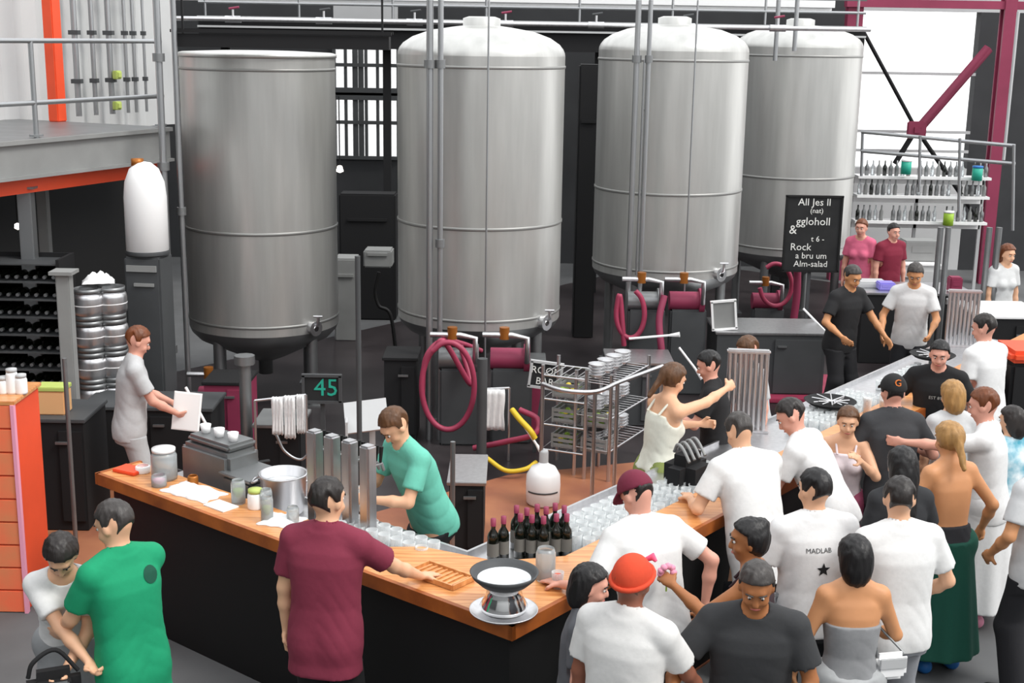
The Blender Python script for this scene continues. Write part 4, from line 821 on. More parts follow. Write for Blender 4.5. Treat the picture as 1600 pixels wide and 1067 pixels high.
# pumps and valves under tanks
def pump(px, py, Y, lab, col='dsteel'):
    w = Vector(PY(px, py, Y)); t = thing('pump', (w.x, w.y, .012), lab, 'pump'); z = max(.35, w.z)
    mb = MB((w.x, w.y, 0)); mb.tube([(-.22, 0, z), (.12, 0, z)], .11, 20); mb.tube([(.12, 0, z), (.18, 0, z)], .15, 20); mb.build('motor', M[col], t)
    mb = MB((w.x, w.y, 0)); mb.tube([(.15, -.02, z), (.15, -.16, z), (.15, -.16, z+.25), (0, -.16, z+.28), (-.3, -.16, z+.28)], .028, 10); mb.build('pipe', M['steel'], t)
    mb = MB((w.x, w.y, 0)); mb.tube([(-.08, -.16, z+.24), (-.08, -.16, z+.36)], .05, 12); mb.build('valve', M['copper'], t)
    mb = MB((w.x, w.y, 0)); mb.box((0, 0, (z-.1)/2+.012), (.42, .22, z-.1), bev=.02); mb.build('base', M['dgrey'], t)
pump(720, 560, 12.9, 'steel pump with bent pipe below the second tank'); pump(1010, 470, 14.8, 'steel pump with round fitting below the third tank'); pump(800, 560, 13.0, 'crimson pump below the right of the second tank', 'crimson'); pump(1075, 470, 15., 'crimson pump beside the straight hose below the third tank', 'crimson'); pump(345, 620, 13.2, 'dark red pump in the shade below the first tank', 'crimson'); pump(1200, 470, 17.6, 'crimson pump below the fourth tank', 'crimson')
# steel shelf rack with crates of fruit, right of the jug
def rack(A, Bp, zs, dep, lab, nm='wire_shelf', cat='shelf'):
    A = Vector((A[0], A[1], 0)); Bp = Vector((Bp[0], Bp[1], 0)); d = Bp-A; L = d.length; a = math.atan2(d.y, d.x); t = thing(nm, A, lab, cat, None, 0)
    for x in (0, L):
        for y in (0, dep): mb = MB(A, a); mb.tube([(x, y, .012), (x, y, zs[-1]+.1)], .018, 10); mb.build('upright', M['steel'], t)
    for z in zs:
        mb = MB(A, a)
        for y in (0, dep): mb.tube([(0, y, z), (L, y, z)], .010, 6)
        for i in range(int(L/.08)+1): mb.tube([(i*.08, 0, z), (i*.08, dep, z)], .005, 5)
        mb.build('shelf', M['steel'], t)
    return t, A, a, L
A_ = P(872, 722, .012); B_ = P(965, 735, .012)
t, RA, ra, RL = rack(P(845, 738, .012), P(912, 748, .012), (.25, .5, .75, .98), .42, 'steel wire shelf holding crates of limes right of the white jug')
t2, RA2, ra2, RL2 = rack(P(950, 752, .012), P(1008, 712, .012), (.3, .62, .95), .36, 'steel wire shelf with tall posts left of the woman in the white tank top')
def crate(w, rz, d, lab, m, grp=None):
    mb = MB(w, rz); x, y, z = d; mb.box((0, 0, .006), (x, y, .012))
    for q in (-1, 1):
        for k in range(3): mb.box((0, q*y/2, z*(.2+.33*k)), (x, .012, z*.2)); mb.box((q*x/2, 0, z*(.2+.33*k)), (.012, y, z*.2))
        for p_ in (-1, 1): mb.box((q*x/2, p_*y/2, z/2), (.02, .02, z))
    o = mb.build('crate', M[m], None); return tag(o, lab, 'crate', grp)
Rz = Matrix.Rotation(ra, 3, 'Z')
for k, (z, x) in enumerate(((.26, .2), (.51, .2), (.76, .2), (.26, .5), (.51, .5))):
    w = RA+Rz @ Vector((x, .25, z)); crate(w, ra, (.24, .34, .14), 'small open crate on the wire shelf right of the white jug', 'grey', 'crates on the lime shelf')
    if k in (0, 1, 2, 4):
        pr = None
        for i in range(6):
            q = RA+Rz @ Vector((x-.06+(i % 2)*.11, .15+(i//2)*.09, z+.05)); mm = 'lime' if (i+k) % 3 else 'lemon'
            mb = MB(q); mb.lathe((0, 0, 0), [(.001, -.036), (.022, -.028), (.033, 0), (.022, .028), (.001, .036)], 10); o = mb.build('lime' if mm == 'lime' else 'lemon', M[mm], None); tag(o, ('green lime' if mm == 'lime' else 'yellow lemon')+' in a crate on the wire shelf right of the jug', 'fruit', 'limes in the crates' if mm == 'lime' else 'lemons in the crates')
Rz2 = Matrix.Rotation(ra2, 3, 'Z'); pr = None
for z in (.31, .63, .96):
    for x in (.15, .35, .55, .75):
        w = RA2+Rz2 @ Vector((min(x, RL2-.12), .22, z)); r_ = thing('bowl_stack', w, 'stack of pale bowls on the tall-posted wire shelf', 'bowls', 'bowl stacks on the wire shelf') if pr is None else None
        if pr is None:
            for k in range(4): mb = MB(w+Vector((0, 0, k*.03))); mb.lathe((0, 0, 0), [(.001, 0), (.04, 0), (.085, .05), (.08, .05), (.036, .006), (.001, .006)], 18); mb.build('bowl', M['steel'], r_)
            pr = r_
        else: dup(pr, w)
# fence rail in front of the rack
t = thing('steel_railing', P(920, 700, .012), 'curved steel railing around the wire shelves inside the bar', 'railing')
pts = [Vector(P(x, y, 1.12)) for x, y in ((848, 600), (880, 610), (930, 612), (965, 598), (1000, 585), (1035, 572))]
mb = MB(); mb.tube(bez(pts, 6), .02, 10); mb.build('rail', M['steel'], t)
for k in (0, 2, 3, 5): mb = MB(); p = pts[k]; mb.tube([(p.x, p.y, .012), p], .018, 8); mb.build('post', M['steel'], t)
# brush / paddle poles
for (a, b, Y, lab) in (((803, 642), (838, 694), 12., 'white pole leaning beside the yellow hose'), ((1061, 543), (1087, 577), 13.2, 'short white pole leaning above the woman in the tank top'), ((1255, 482), (1292, 520), 15.5, 'white pole leaning left of the bartender in black'), ((290, 605), (323, 665), 10.9, 'long white pole leaning beside the grey-shirted worker'), ((983, 529), (1045, 524), 14.2, 'white pole lying level below the third tank')):
    mb = MB(); mb.tube([PY(*a, Y), PY(*b, Y-.1)], .013, 8); q0 = Vector(PY(*b, Y-.1)); mb.tube([q0, q0+(q0-Vector(PY(*a, Y))).normalized()*.12], [.013, .03], 8); o = mb.build('brush_pole', M['white'], None); tag(o, lab, 'pole')
# ---- chalk signs
def sign(px0, py0, px1, py1, Y, lab, lines, m='board', frame='black', tilt=0., rz=0., leg=True, nm='chalk_sign', inkm='chalk', post=True):
    a = PY(px0, py0, Y); b = PY(px1, py1, Y); w_ = b[0]-a[0]; h_ = a[2]-b[2]; c = Vector(((a[0]+b[0])/2, Y, (a[2]+b[2])/2)); t = thing(nm, c, lab, 'sign', None, rz)
    t.rotation_euler = (0, tilt, rz)
    def part(mb, n_, mm):
        me_ = [v.copy() for v in mb.V]; o = raw(n_, me_, mb.F, mm, t); return o
    mb = MB(); mb.box((0, 0, 0), (w_, .02, h_)); part(mb, 'panel', M[m])
    mb = MB()
    for q in (-1, 1): mb.box((0, -.005, q*h_/2), (w_+.03, .04, .025)); mb.box((q*w_/2, -.005, 0), (.025, .04, h_))
    part(mb, 'frame', M[frame])
    if post: mb = MB(); mb.box((0, .03, -(c.z+h_/2-.03)/2-.0), (.04, .03, c.z+h_/2-.1)); part(mb, 'support', M['dgrey'])
    for (txt, u0, v0, sz) in lines:
        V, Fc = text_mesh(txt, sz); V = [Vector((v.x+u0*w_, v.y-.013, v.z+v0*h_)) for v in V]; raw('lettering', V, Fc, M[inkm], t)
    return t
sign(1230, 306, 1308, 424, 16.6, 'tall black chalkboard with white handwriting in front of the fourth tank', [('All Jes ll', 0, .38, .13), ('(nat)', .05, .28, .09), ('ggloholl', 0, .12, .14), ('&', -.36, .0, .16), ('t 6 -', .1, -.10, .10), ('Rock', -.2, -.22, .13), ('a bru um', .0, -.33, .11), ('Alm-salad', 0, -.44, .11)])
sign(829, 566, 876, 606, 12.6, 'small chalk sign crowded with white lettering right of the second tank', [('ROOM', 0, .05, .1), ('BAR', 0, -.38, .1)], tilt=.12, frame='lgrey')
sign(474, 586, 532, 628, 11.2, 'black sign with green chalk numbers behind the tap columns', [('45', .12, -.25, .22)], inkm='teal', frame='dgrey')
sign(1114, 470, 1148, 514, 14.9, 'small blank white-framed board propped right of the third tank', [], frame='white', m='grey', tilt=-.1)
# ---- left storage: bottle rack, kegs, back items
A_ = Vector(PY(-14, 620, 12.0)); t = thing('bottle_rack', (A_.x+.45, 12.2, 0), 'black rack filled with dark bottles at the left edge', 'rack')
x0, x1 = PY(-25, 500, 12.)[0], PY(96, 500, 12.)[0]; zb, ztp = .15, PY(40, 405, 12.)[2]
mb = MB(); mb.box(((x0+x1)/2, 12.4, (zb+ztp)/2), (x1-x0, .02, ztp-zb))
for x in (x0, x1): mb.box((x, 12.2, ztp/2), (.03, .44, ztp))
mb.build('frame', M['blackm'], t); nrow = 11
for r_ in range(nrow+1): mb = MB(); mb.box(((x0+x1)/2, 12.2, zb+r_*(ztp-zb)/nrow-.05), (x1-x0-.03, .42, .012)); mb.build('shelf', M['dgrey'], t)
pr = None
for r_ in range(nrow):
    for c_ in range(8):
        x = x0+.06+c_*(x1-x0-.12)/7; z = zb+r_*(ztp-zb)/nrow-.006; w = Vector((x, 12.36, z))
        if pr is None:
            pr = thing('dark_bottle', w, 'dark bottle lying neck-out in the black rack at left', 'bottle', 'bottles in the left rack')
            mb = MB(w); mb.tube([(0, 0, 0), (0, -.19, 0), (0, -.23, 0), (0, -.30, 0)], [.037, .037, .014, .013], 14); mb.build('glass_body', M['bottle'], pr); mb = MB(w); mb.tube([(0, -.295, 0), (0, -.335, 0)], .017, 10); mb.build('foil', M['dsteel'], pr)
        else: dup(pr, w)
# kegs
pr = None
kx = 0
for col, (px, nk) in enumerate(((148, 5), (183, 5))):
    base = PY(px, 640, 11.9+.1*col); 
    for k in range(nk):
        w = Vector((base[0], base[1], .82+.0*k+k*.29-.55)); w.z = .27+k*.30
        if pr is None:
            pr = thing('beer_keg', w, 'pale steel keg stacked on others left of the grey-shirted worker', 'keg', 'stacked kegs at left')
            mb = MB(w); mb.lathe((0, 0, 0), [(.001, .03), (.11, .03), (.14, .06), (.145, .09), (.145, .20), (.14, .23), (.11, .255), (.001, .26)], 28); mb.build('drum', M['steel'], pr)
            for z in (0, .25): mb = MB(w); mb.lathe((0, 0, 0), [(.125, z), (.13, z), (.13, z+.045), (.125, z+.045), (.125, z)], 28); mb.build('rim', M['dsteel'], pr)
            mb = MB(w); mb.lathe((0, 0, 0), [(.147, .14), (.147, .15)], 28); mb.build('band', M['white'], pr)
        else: dup(pr, w)
mb = MB((PY(165, 640, 12)[0], 12., 0)); mb.box((0, 0, .24), (.75, .42, .04)); 
for q in (-1, 1):
    for p_ in (-1, 1): mb.box((q*.34, p_*.18, .11), (.05, .05, .22))
o = mb.build('keg_stand', M['dgrey'], None); tag(o, 'low dark stand under the stacked kegs', 'stand')
w = Vector(PY(113, 640, 11.2)); mb = MB((w.x, w.y, 0)); zt = PY(113, 425, 11.2)[2]; mb.box((0, 0, zt/2), (.12, .12, zt), bev=.01); mb.box((0, 0, zt), (.2, .2, .03)); o = mb.build('steel_column', M['grey'], None); tag(o, 'broad pale grey column between the bottle rack and the kegs', 'column')
towel(Vector((PY(152, 410, 12.)[0], 12.0, 1.80)), .3, .28, .2, 'white cloth heaped on top of the stacked kegs', hh=.1)
# things on the back counters at left
wb = PY(85, 640, 10.5); zc = .98
mb = MB((wb[0], 10.5, zc)); mb.box((0, 0, .10), (.24, .18, .20), bev=.01); o = mb.build('carton', M['ply'], None); tag(o, 'cardboard carton with green rim on the black back counter at left', 'carton')
mb = MB((wb[0], 10.5, zc+.20)); mb.box((0, 0, .02), (.25, .19, .035), bev=.005); o = mb.build('carton_tray', M['lgreen'], None); tag(o, 'flat green tray lying on the cardboard carton at left', 'tray')
for i, px in enumerate((12, 28, 44)):
    w = Vector(PY(px, 640, 10.45)); w.z = zc if px > 40 else 1.47
# orange slatted cabinet
w0 = P(-20, 905, 0); w1 = P(38, 890, 0); wdt = w1[0]-w0[0]; Yo = 8.75
x1_ = PY(38, 890, Yo)[0]; zt = PY(20, 632, Yo)[2]; t = thing('slatted_cabinet', (x1_-.4, Yo+.25, 0), 'orange red slatted cabinet at the left edge of the frame', 'cabinet')
mb = MB((x1_-.4, Yo+.25, 0)); mb.box((0, 0, zt/2), (.8, .5, zt-.01)); mb.build('body', M['orange'], t)
mb = MB((x1_-.4, Yo+.25, 0))
for k in range(9): mb.box((0, -.26, zt*(k+.5)/9), (.78, .02, zt/9-.012), bev=.003)
mb.build('slats', M['orange_wood'], t); mb = MB((x1_-.4, Yo+.25, 0)); mb.box((.405, -.26, zt/2), (.025, .04, zt)); mb.build('corner_post', M['pink'], t); mb = MB((x1_-.4, Yo+.25, 0)); mb.box((0, 0, zt+.01), (.84, .54, .03), bev=.005); mb.build('top', M['wood'], t)
for i, (px, h_) in enumerate(((8, .10), (22, .16), (36, .12))): jar(Vector((PY(px, 640, Yo+.2)[0], Yo+.2, zt+.025)), .04, h_, ('short white bottle on the orange cabinet, leftmost', 'tall white bottle on the orange cabinet, middle', 'white tub on the orange cabinet, rightmost')[i], 'white', 'lgrey', None, 'plastic_bottle', 'bottle')
# ---- right rear: bracing, railing, shelves of bottles, steps
def beam(a, b, Ya, r, m, lab, nm='brace', cat='brace', sq=True, Yb=None):
    p, q = Vector(PY(*a, Ya)), Vector(PY(*b, Yb or Ya)); mb = MB(); mb.tube([p, q], r, 4 if sq else 8); o = mb.build(nm, M[m], None); return tag(o, lab, cat)
beam((1545, 75), (1437, 200), 23.4, .09, 'crimson', 'thick crimson diagonal brace before the bright window', 'diagonal_brace')
beam((1343, 38), (1426, 192), 23.4, .035, 'blackm', 'thin dark rod slanting across the bright window', 'tie_rod')
beam((1424, 214), (1398, 256), 23.4, .05, 'blackm', 'short dark brace below the crimson joint plate', 'tie_rod')
beam((1440, 214), (1530, 345), 23.4, .04, 'blackm', 'dark rod running down right from the crimson joint plate', 'tie_rod')
w = Vector(PY(1432, 203, 23.35)); mb = MB(w); mb.box((0, 0, 0), (.34, .06, .3), bev=.02); mb.box((0, -.04, 0), (.1, .05, .1)); o = mb.build('joint_plate', M['crimson'], None); tag(o, 'crimson joint plate where the window braces meet', 'plate')
w = PY(1556, 250, 22.6); zb_ = PY(1556, 246, 22.6)[2]; mb = MB((w[0], 22.6, 0)); mb.box((0, 0, 2.6), (.20, .06, 5.2)); mb.box((0, .2, 2.6), (.20, .04, 5.2)); mb.box((0, .1, 2.6), (.05, .2, 5.2)); o = mb.build('steel_column', M['crimson'], None); tag(o, 'crimson steel column at the right edge of the bright window', 'column')
w = PY(1332, 60, 22.8); mb = MB((w[0], 22.8, 0)); mb.box((0, 0, 2.6), (.26, .2, 5.2)); o = mb.build('steel_column', M['crimson'], None); tag(o, 'crimson steel column just behind the fourth tank', 'column')
mb = MB((PY(1480, 10, 22.7)[0], 22.7, 0)); mb.box((0, 0, PY(1480, 7, 22.7)[2]), (3.4, .2, .13)); o = mb.build('cross_beam', M['crimson'], None); tag(o, 'crimson cross beam along the top of the bright window', 'beam')
vpipe(1568, 18, 250, 0, .025, 'slim white pipe in front of the crimson column at right', m='lgrey', Yd=22.0)
t = thing('steel_railing', PY(1460, 250, 20.5), 'two-rail steel railing above the bottle shelves at right', 'railing')
for y0, y1 in ((206, 222), (236, 250)): mb = MB(); mb.tube([PY(1346, y0, 20.5), PY(1586, y1+6, 19.3)], .028, 8); mb.build('rail', M['pipe'], t)
for px, ya, yb, Y_ in ((1348, 206, 275, 20.5), (1438, 212, 300, 20.0), (1500, 216, 340, 19.7), (1584, 226, 360, 19.3)): mb = MB(); mb.tube([PY(px, ya, Y_), PY(px-2, yb, Y_)], .024, 8); mb.build('railing_post', M['pipe'], t)
t = thing('bottle_shelf', PY(1430, 400, 21), 'white wall shelves lined with small bottles under the bright window', 'shelf')
X0_, X1_ = PY(1338, 300, 21)[0], PY(1545, 300, 21)[0]; ZS = [PY(1400, y, 21)[2] for y in (275, 305, 345)]; dz = -.15
for k, z in enumerate(ZS):
    mb = MB(); mb.box(((X0_+X1_)/2, 21.1, z-.02), (X1_-X0_, .34, .04)); mb.build('shelf_board', M['white'], t); mb = MB(); mb.box(((X0_+X1_)/2, 21.27, z-.08), (X1_-X0_, .02, .14)); mb.build('shelf_back', M['white'], t)
for x in (X0_, (X0_+X1_)/2, X1_): mb = MB(); mb.box((x, 21.28, ZS[0]/2), (.05, .04, ZS[0]+.2)); mb.build('upright', M['lgrey'], t)
pr = {}
for k, z in enumerate(ZS):
    for i in range(22):
        if (i*7+k*5) % 9 == 0: continue
        x = X0_+.06+i*(X1_-X0_-.12)/21; c_ = (i*3+k) % 5; mm = ('dsteel', 'frost', 'bottle', 'dsteel', 'grey')[c_]; w = Vector((x, 21.05, z+.001))
        if mm not in pr:
            pr[mm] = thing('small_bottle', w, {'dsteel': 'grey', 'frost': 'clear', 'bottle': 'dark', 'grey': 'pale'}[mm]+' small bottle in the rows on the white shelves under the window', 'bottle', {'dsteel': 'grey', 'frost': 'clear', 'bottle': 'dark', 'grey': 'pale'}[mm]+' bottles on the white shelves')
            mb = MB(w); mb.lathe((0, 0, 0), [(.001, 0), (.032, 0), (.032, .14), (.013, .18), (.013, .24), (.001, .242)], 10); mb.build('bottle_body', M[mm], pr[mm])
        else: dup(pr[mm], w)
for px, py, m, lab in ((1415, 262, 'teal', 'teal canister on the upper bottle shelf'), (1526, 272, 'teal', 'teal and blue packet beside the railing at right'), (1481, 342, 'lime', 'yellow green canister on the lower bottle shelf')):
    w = Vector(PY(px, py+10, 20.85)); t = thing('canister', w, lab, 'canister'); mb = MB(w); mb.lathe((0, 0, 0), [(.001, 0), (.08, 0), (.08, .2), (.001, .205)], 16); mb.build('can_body', M[m], t); mb = MB(w); mb.lathe((0, 0, .2), [(.001, 0), (.083, 0), (.083, .03), (.001, .035)], 16); mb.build('lid', M['white'] if m != 'teal' or px < 1500 else M['blue'], t)
cab(1340, 1470, 400, 1.0, .7, 'white work counter below the bottle shelves at right', 'wall', 'white', Y=18.6)
cab(1350, 1525, 445, .95, .8, 'steel work counter with dark base behind the bartender in the white shirt', 'blackm', 'steel', Y=16.6)
cab(1530, 1640, 500, 1.08, .9, 'white topped counter at the right edge', 'blackm', 'white', Y=14.6, nm='serving_counter', cat='counter')
for k, (px, py, Y_, m, dims, lab) in enumerate(((1390, 432, 16.7, 'viol', (.22, .2, .1), 'violet box on the steel counter at right'), (1360, 420, 16.9, 'lgrey', (.5, .3, .08), 'flat pale machine on the steel counter at right'), (1440, 395, 18.8, 'grey', (.5, .35, .3), 'grey appliance on the white counter below the shelves'), (1500, 420, 16.6, 'crimson', (.16, .16, .2), 'crimson box left of the far fluted tower'))):
    w = Vector(PY(px, py, Y_)); zz = {16.7: .95, 16.9: .95, 18.8: 1.0, 16.6: .95}[Y_]; mb = MB((w.x, w.y+.15, zz)); mb.box((0, 0, dims[2]/2), dims, bev=.015); mb.box((0, -dims[1]/2, dims[2]*.6), (dims[0]*.6, .01, dims[2]*.3)); o = mb.build('box' if m != 'grey' else 'appliance', M[m], None); tag(o, lab, 'box' if m != 'grey' else 'appliance')
# stacked cream kegs / posts right rear
for i, px in enumerate((1455, 1467, 1530, 1545)): vpipe(px, 355, 520, 0, .035, ('left of the paired grey posts behind the far tap tower', 'right of the paired grey posts behind the far tap tower', 'left grey post right of the far tap tower', 'rightmost grey post near the right edge')[i], m='dsteel', nm='steel_post', cat='post', Yd=15.8)
mb = MB((PY(1588, 520, 12.2)[0], 12.2, 0)); mb.box((.15, 0, .62), (.5, .5, 1.1), bev=.03); o = mb.build('waste_bin', M['blackm'], None); tag(o, 'black bin with red lid at the right edge', 'bin'); mb = MB((PY(1588, 520, 12.2)[0], 12.2, 1.175)); mb.box((.15, 0, .06), (.54, .54, .12), bev=.04); o = mb.build('bin_lid', M['orange'], None); tag(o, 'red lid on the black bin at the right edge', 'lid')
# steel work tables between tanks 3/4 and bar
cab(950, 1050, 600, .72, .6, 'low steel table below the third tank', 'dgrey', 'steel', Y=13.6); cab(1120, 1290, 540, .80, .8, 'wide grey steel table below the fourth tank', 'dgrey', 'steel', Y=14.8)
w = Vector(P(1240, 610, .012)); mb = MB((w.x, w.y, .012)); mb.box((0, 0, .03), (1.5, 1.2, .05), bev=.01); o = mb.build('rubber_mat', M['red'], None); tag(o, 'red rubber mat on the floor inside the right arm of the bar', 'mat')
# wood side table seen between customers
# ---------------------------------------------------------------- people
def at(info, p): return info['tow'](p)
PP = {}
PP[1] = person(95, 866, 'person in a white top bending over a black bag at the far left', 195, 1.64, True, 'light', 'dark', 'bob', '#efefee', 'tee', '#8e9092', 'longskirt', lean=.42, nod=.45, lh=(.0, .46, .92), rh=(-.12, .48, .96), lgrip='hold', rgrip='hold', cell=.011)
PP[2] = person(178, 818, 'person in a green t-shirt with a dark badge on the shoulder', 50, 1.76, False, 'light', 'grey', 'short', '#0f8f63', 'tee', '#1d2b2a', lean=.10, look=.35, nod=.35, lh=(-.18, .38, 1.02), rh=(.10, .42, 1.0), lgrip='hold', rgrip='hold', cell=.011, width=1.02, hem=.66)
PP[3] = person(513, 780, 'person in a maroon t-shirt standing at the bar with back to us', -12, 1.78, False, 'light', 'dark', 'short', '#7b2a3f', 'tee', '#141416', lean=.06, look=-.4, nod=.1, rh=(.42, .42, 1.12), rgrip='flat', cell=.011, width=1.06, hem=.70)
PP[4] = person(617, 664, 'bartender in a teal t-shirt filling a glass behind the bar', 125, 1.76, False, 'light', 'brown', 'short', '#69bda8', 'tee', '#1b1b1e', lean=.38, nod=.45, lh=(-.10, .52, 1.16), rh=(.16, .50, 1.10), lgrip='hold', rgrip='hold', cell=.011, standz=.012)
PP[5] = person(995, 772, 'person in white t-shirt and dark red cap leaning on the bar', 28, 1.76, False, 'pinkish', 'dark', 'short', '#ededec', 'tee', '#25272c', lean=.30, nod=.5, look=.2, lh=(-.42, .30, 1.12), rh=(.36, .02, .98), lgrip='flat', hat=('cap', '#6e2238', None), width=1.1, cell=.011)
PP[6] = person(988, 908, 'person with orange red bandana and white t-shirt seen from behind', -28, 1.72, False, 'dusky', 'brown', 'short', '#e9e8e6', 'tee', '#2b2d33', lean=.05, nod=.2, rh=(.30, .34, .95), rgrip='hold', hat=('bandana', '#cc4528', None), width=1.08, cell=.011)
PP[7] = person(928, 902, 'person with dark hair and dark top half hidden behind the orange bandana', -100, 1.54, True, 'pinkish', 'black', 'bob', '#5a5b60', 'tee', '#1c1c20', nod=.2, at=(.36, 6.10))
PP[8] = person(1168, 842, 'person with black bun in profile, bare shoulders, pink flower in hand', 70, 1.64, True, 'brown', 'black', 'bun', '#3a2a30', 'tank', '#26262b', 'skirt', nod=.1, look=.3, lh=(-.10, .42, 1.25), rh=(.2, .3, .95), rgrip='hold', lgrip='hold', cell=.011)
PP[9] = person(1182, 915, 'person in charcoal t-shirt holding a beer low in the centre foreground', 170, 1.70, False, 'brown', 'grey', 'short', '#333436', 'tee', '#232428', nod=.35, lean=.12, rh=(.38, .34, 1.08), lh=(-.22, .25, .95), rgrip='hold', width=1.15, cell=.011, hem=.66)
PP[10] = person(1155, 674, 'person in white t-shirt reaching onto the wooden bar, left of the pair', 22, 1.78, False, 'light', 'grey', 'short', '#f2f2f1', 'tee', '#1f2024', lean=.42, nod=.25, lh=(-.26, .44, 1.12), rh=(.1, .5, 1.12), lgrip='flat', rgrip='flat', width=1.1, hem=.66)
PP[11] = person(1236, 650, 'person in white t-shirt facing left and bending to the bar', 60, 1.76, False, 'pinkish', 'dark', 'short', '#f1f1f1', 'tee', '#222328', lean=.5, nod=.2, look=.3, lh=(-.1, .55, 1.14), rh=(.1, .5, 1.12), width=1.08)
PP[12] = person(1272, 764, 'person in pale grey t-shirt with dark print across the back', 12, 1.74, False, 'light', 'black', 'short', '#dcdcdc', 'tee', '#1d1e22', nod=.15, look=.3, lean=.04, lh=(-.24, .25, 1.0), width=1.12, cell=.011)
PP[13] = person(1335, 868, 'person with black bob and bare back in a grey strapless dress', 2, 1.62, True, 'tan', 'black', 'bob', '#8a8b8d', 'tube', '#a7a9aa', 'skirt', nod=.1, lh=(-.26, .1, .85), rh=(.2, .28, 1.0), cell=.011)
PP[14] = person(1405, 778, 'person in white t-shirt behind the bare-shouldered one in the grey dress', 10, 1.76, False, 'light', 'dark', 'short', '#f0f0ef', 'tee', '#8d8f94', nod=.15, look=-.3, rh=(.26, .2, 1.0), width=1.08)
PP[15] = person(1395, 612, 'person in black cap with orange emblem and charcoal shirt', 2, 1.74, False, 'pinkish', 'black', 'short', '#37383b', 'tee', '#1c1c20', lean=.12, nod=.1, lh=(-.25, .3, 1.12), rh=(.25, .3, 1.15), hat=('cap', '#1d1c1d', '#d9752f'))
PP[16] = person(1408, 726, 'person with long dark hair and black top between two groups', 8, 1.68, True, 'light', 'black', 'long', '#2b2c2f', 'tee', '#1b1b1f', nod=.1, rh=(.2, .3, 1.0))
PP[17] = person(1482, 686, 'person with blond hair, bare tan back and dark green skirt', 18, 1.70, True, 'tan', 'blond', 'pony', '#26262a', 'tube', '#0f4a3c', 'longskirt', nod=.15, lean=.1, lh=(-.28, .3, 1.1), rh=(.34, .1, .95), shoe='#1c5fa0', tubez=.14)
PP[18] = person(1468, 553, 'person in black printed t-shirt facing us across the bar', 160, 1.66, False, 'pinkish', 'black', 'short', '#1a1a1c', 'tee', '#1c1c20', nod=.2, lean=.1, lh=(-.25, .2, .95), rh=(.3, .25, 1.1), width=1.1)
PP[19] = person(1537, 512, 'person in white t-shirt at the far right of the bar, dark hair', 30, 1.78, False, 'pinkish', 'dark', 'short', '#f3f3f3', 'tee', '#26272c', lean=.1, nod=.25, look=.3, rh=(.2, .35, 1.1))
PP[20] = person(1332, 432, 'bartender in black t-shirt with one hand on the far bench', -150, 1.76, False, 'tan', 'grey', 'short', '#222224', 'tee', '#1f1f22', nod=.35, lean=.12, lh=(-.3, .36, 1.0), rh=(.28, .3, 1.05), standz=.012)
PP[21] = person(1430, 428, 'bartender in white t-shirt looking down behind the far bench', 165, 1.76, False, 'tan', 'grey', 'short', '#eeeeee', 'tee', '#212226', nod=.4, lean=.15, lh=(-.2, .38, 1.05), rh=(.3, .3, 1.0), standz=.012)
PP[22] = person(1052, 592, 'person in white tank top pulling a tap behind the bar', -62, 1.72, True, 'light', 'brown', 'pony', '#f1f0e2', 'tank', '#7f8a4c', 'trousers', nod=.3, lean=.14, rh=(.05, .62, 1.50), lh=(-.1, .46, 1.18), lgrip='hold', rgrip='hold', standz=.012)
PP[23] = person(1116, 612, 'person in black top behind the fluted tap tower, facing left', 78, 1.66, False, 'pinkish', 'black', 'short', '#1b1b1d', 'tee', '#1c1c20', nod=.3, lean=.1, lh=(-.1, .36, 1.15), at=(1.66, 10.15), standz=.012)
PP[24] = person(1168, 546, 'person with brown hair behind the top of the fluted tap tower', 110, 1.66, True, 'pinkish', 'brown', 'short', '#b9babb', 'tee', '#2a2b30', nod=.4, lean=.15, standz=.012)
PP[25] = person(1352, 300, 'person far back in pink top and white trousers by the shelves', 150, 1.70, True, 'pinkish', 'auburn', 'short', '#d96a88', 'tee', '#efefef', at=(PY(1352, 300, 18.0)[0], 18.0), standz=.012)
PP[26] = person(1377, 362, 'person in dark red top at the far counter below the shelves', 200, 1.66, False, 'pinkish', 'black', 'short', '#7c2036', 'tee', '#222226', at=(PY(1391, 380, 17.9)[0], 17.9), standz=.012)
PP[27] = person(1580, 656, 'person in white dress with teal and blue print at right edge', 20, 1.52, True, 'light', 'dark', 'bob', '#e9eef0', 'tee', '#dfe5e8', 'skirt', nod=.2, look=.3, topmat=mat('cloth_printed', '#eef2f3', .85, 0, .2, 9, 0, col2='#4fa6bd'))
PP[28] = person(1536, 632, 'person in white t-shirt stretching an arm across to the bar at right', 62, 1.74, False, 'pinkish', 'auburn', 'short', '#f2f2f2', 'tee', '#d9d9d9', 'longskirt', nod=.2, lean=.10, lh=(-.2, .60, 1.32), rh=(.25, .2, .95), shoe='#d98ca4')
PP[29] = person(1628, 705, 'person with bare arm and dark trousers cut by the right edge', 30, 1.76, False, 'tan', 'dark', 'short', '#c8c9ca', 'tee', '#1e1e22', nod=.1, lh=(-.22, .18, .98))
PP[30] = person(1325, 658, 'person in white and pink top facing us in the middle of the crowd', 168, 1.52, True, 'light', 'brown', 'pony', '#f4e6ea', 'tank', '#9c4a66', 'skirt', nod=.2, lh=(-.1, .3, 1.2), rh=(.25, .25, 1.1))
PP[31] = person(1500, 640, 'person with light hair and pale grey top beside the blond one', 10, 1.62, True, 'light', 'blond', 'bob', '#c9cacb', 'tee', '#8a8c90', 'longskirt', nod=.2, at=(P(1503, 640, 1.5)[0]+.05, P(1503, 640, 1.5)[1]+.3))
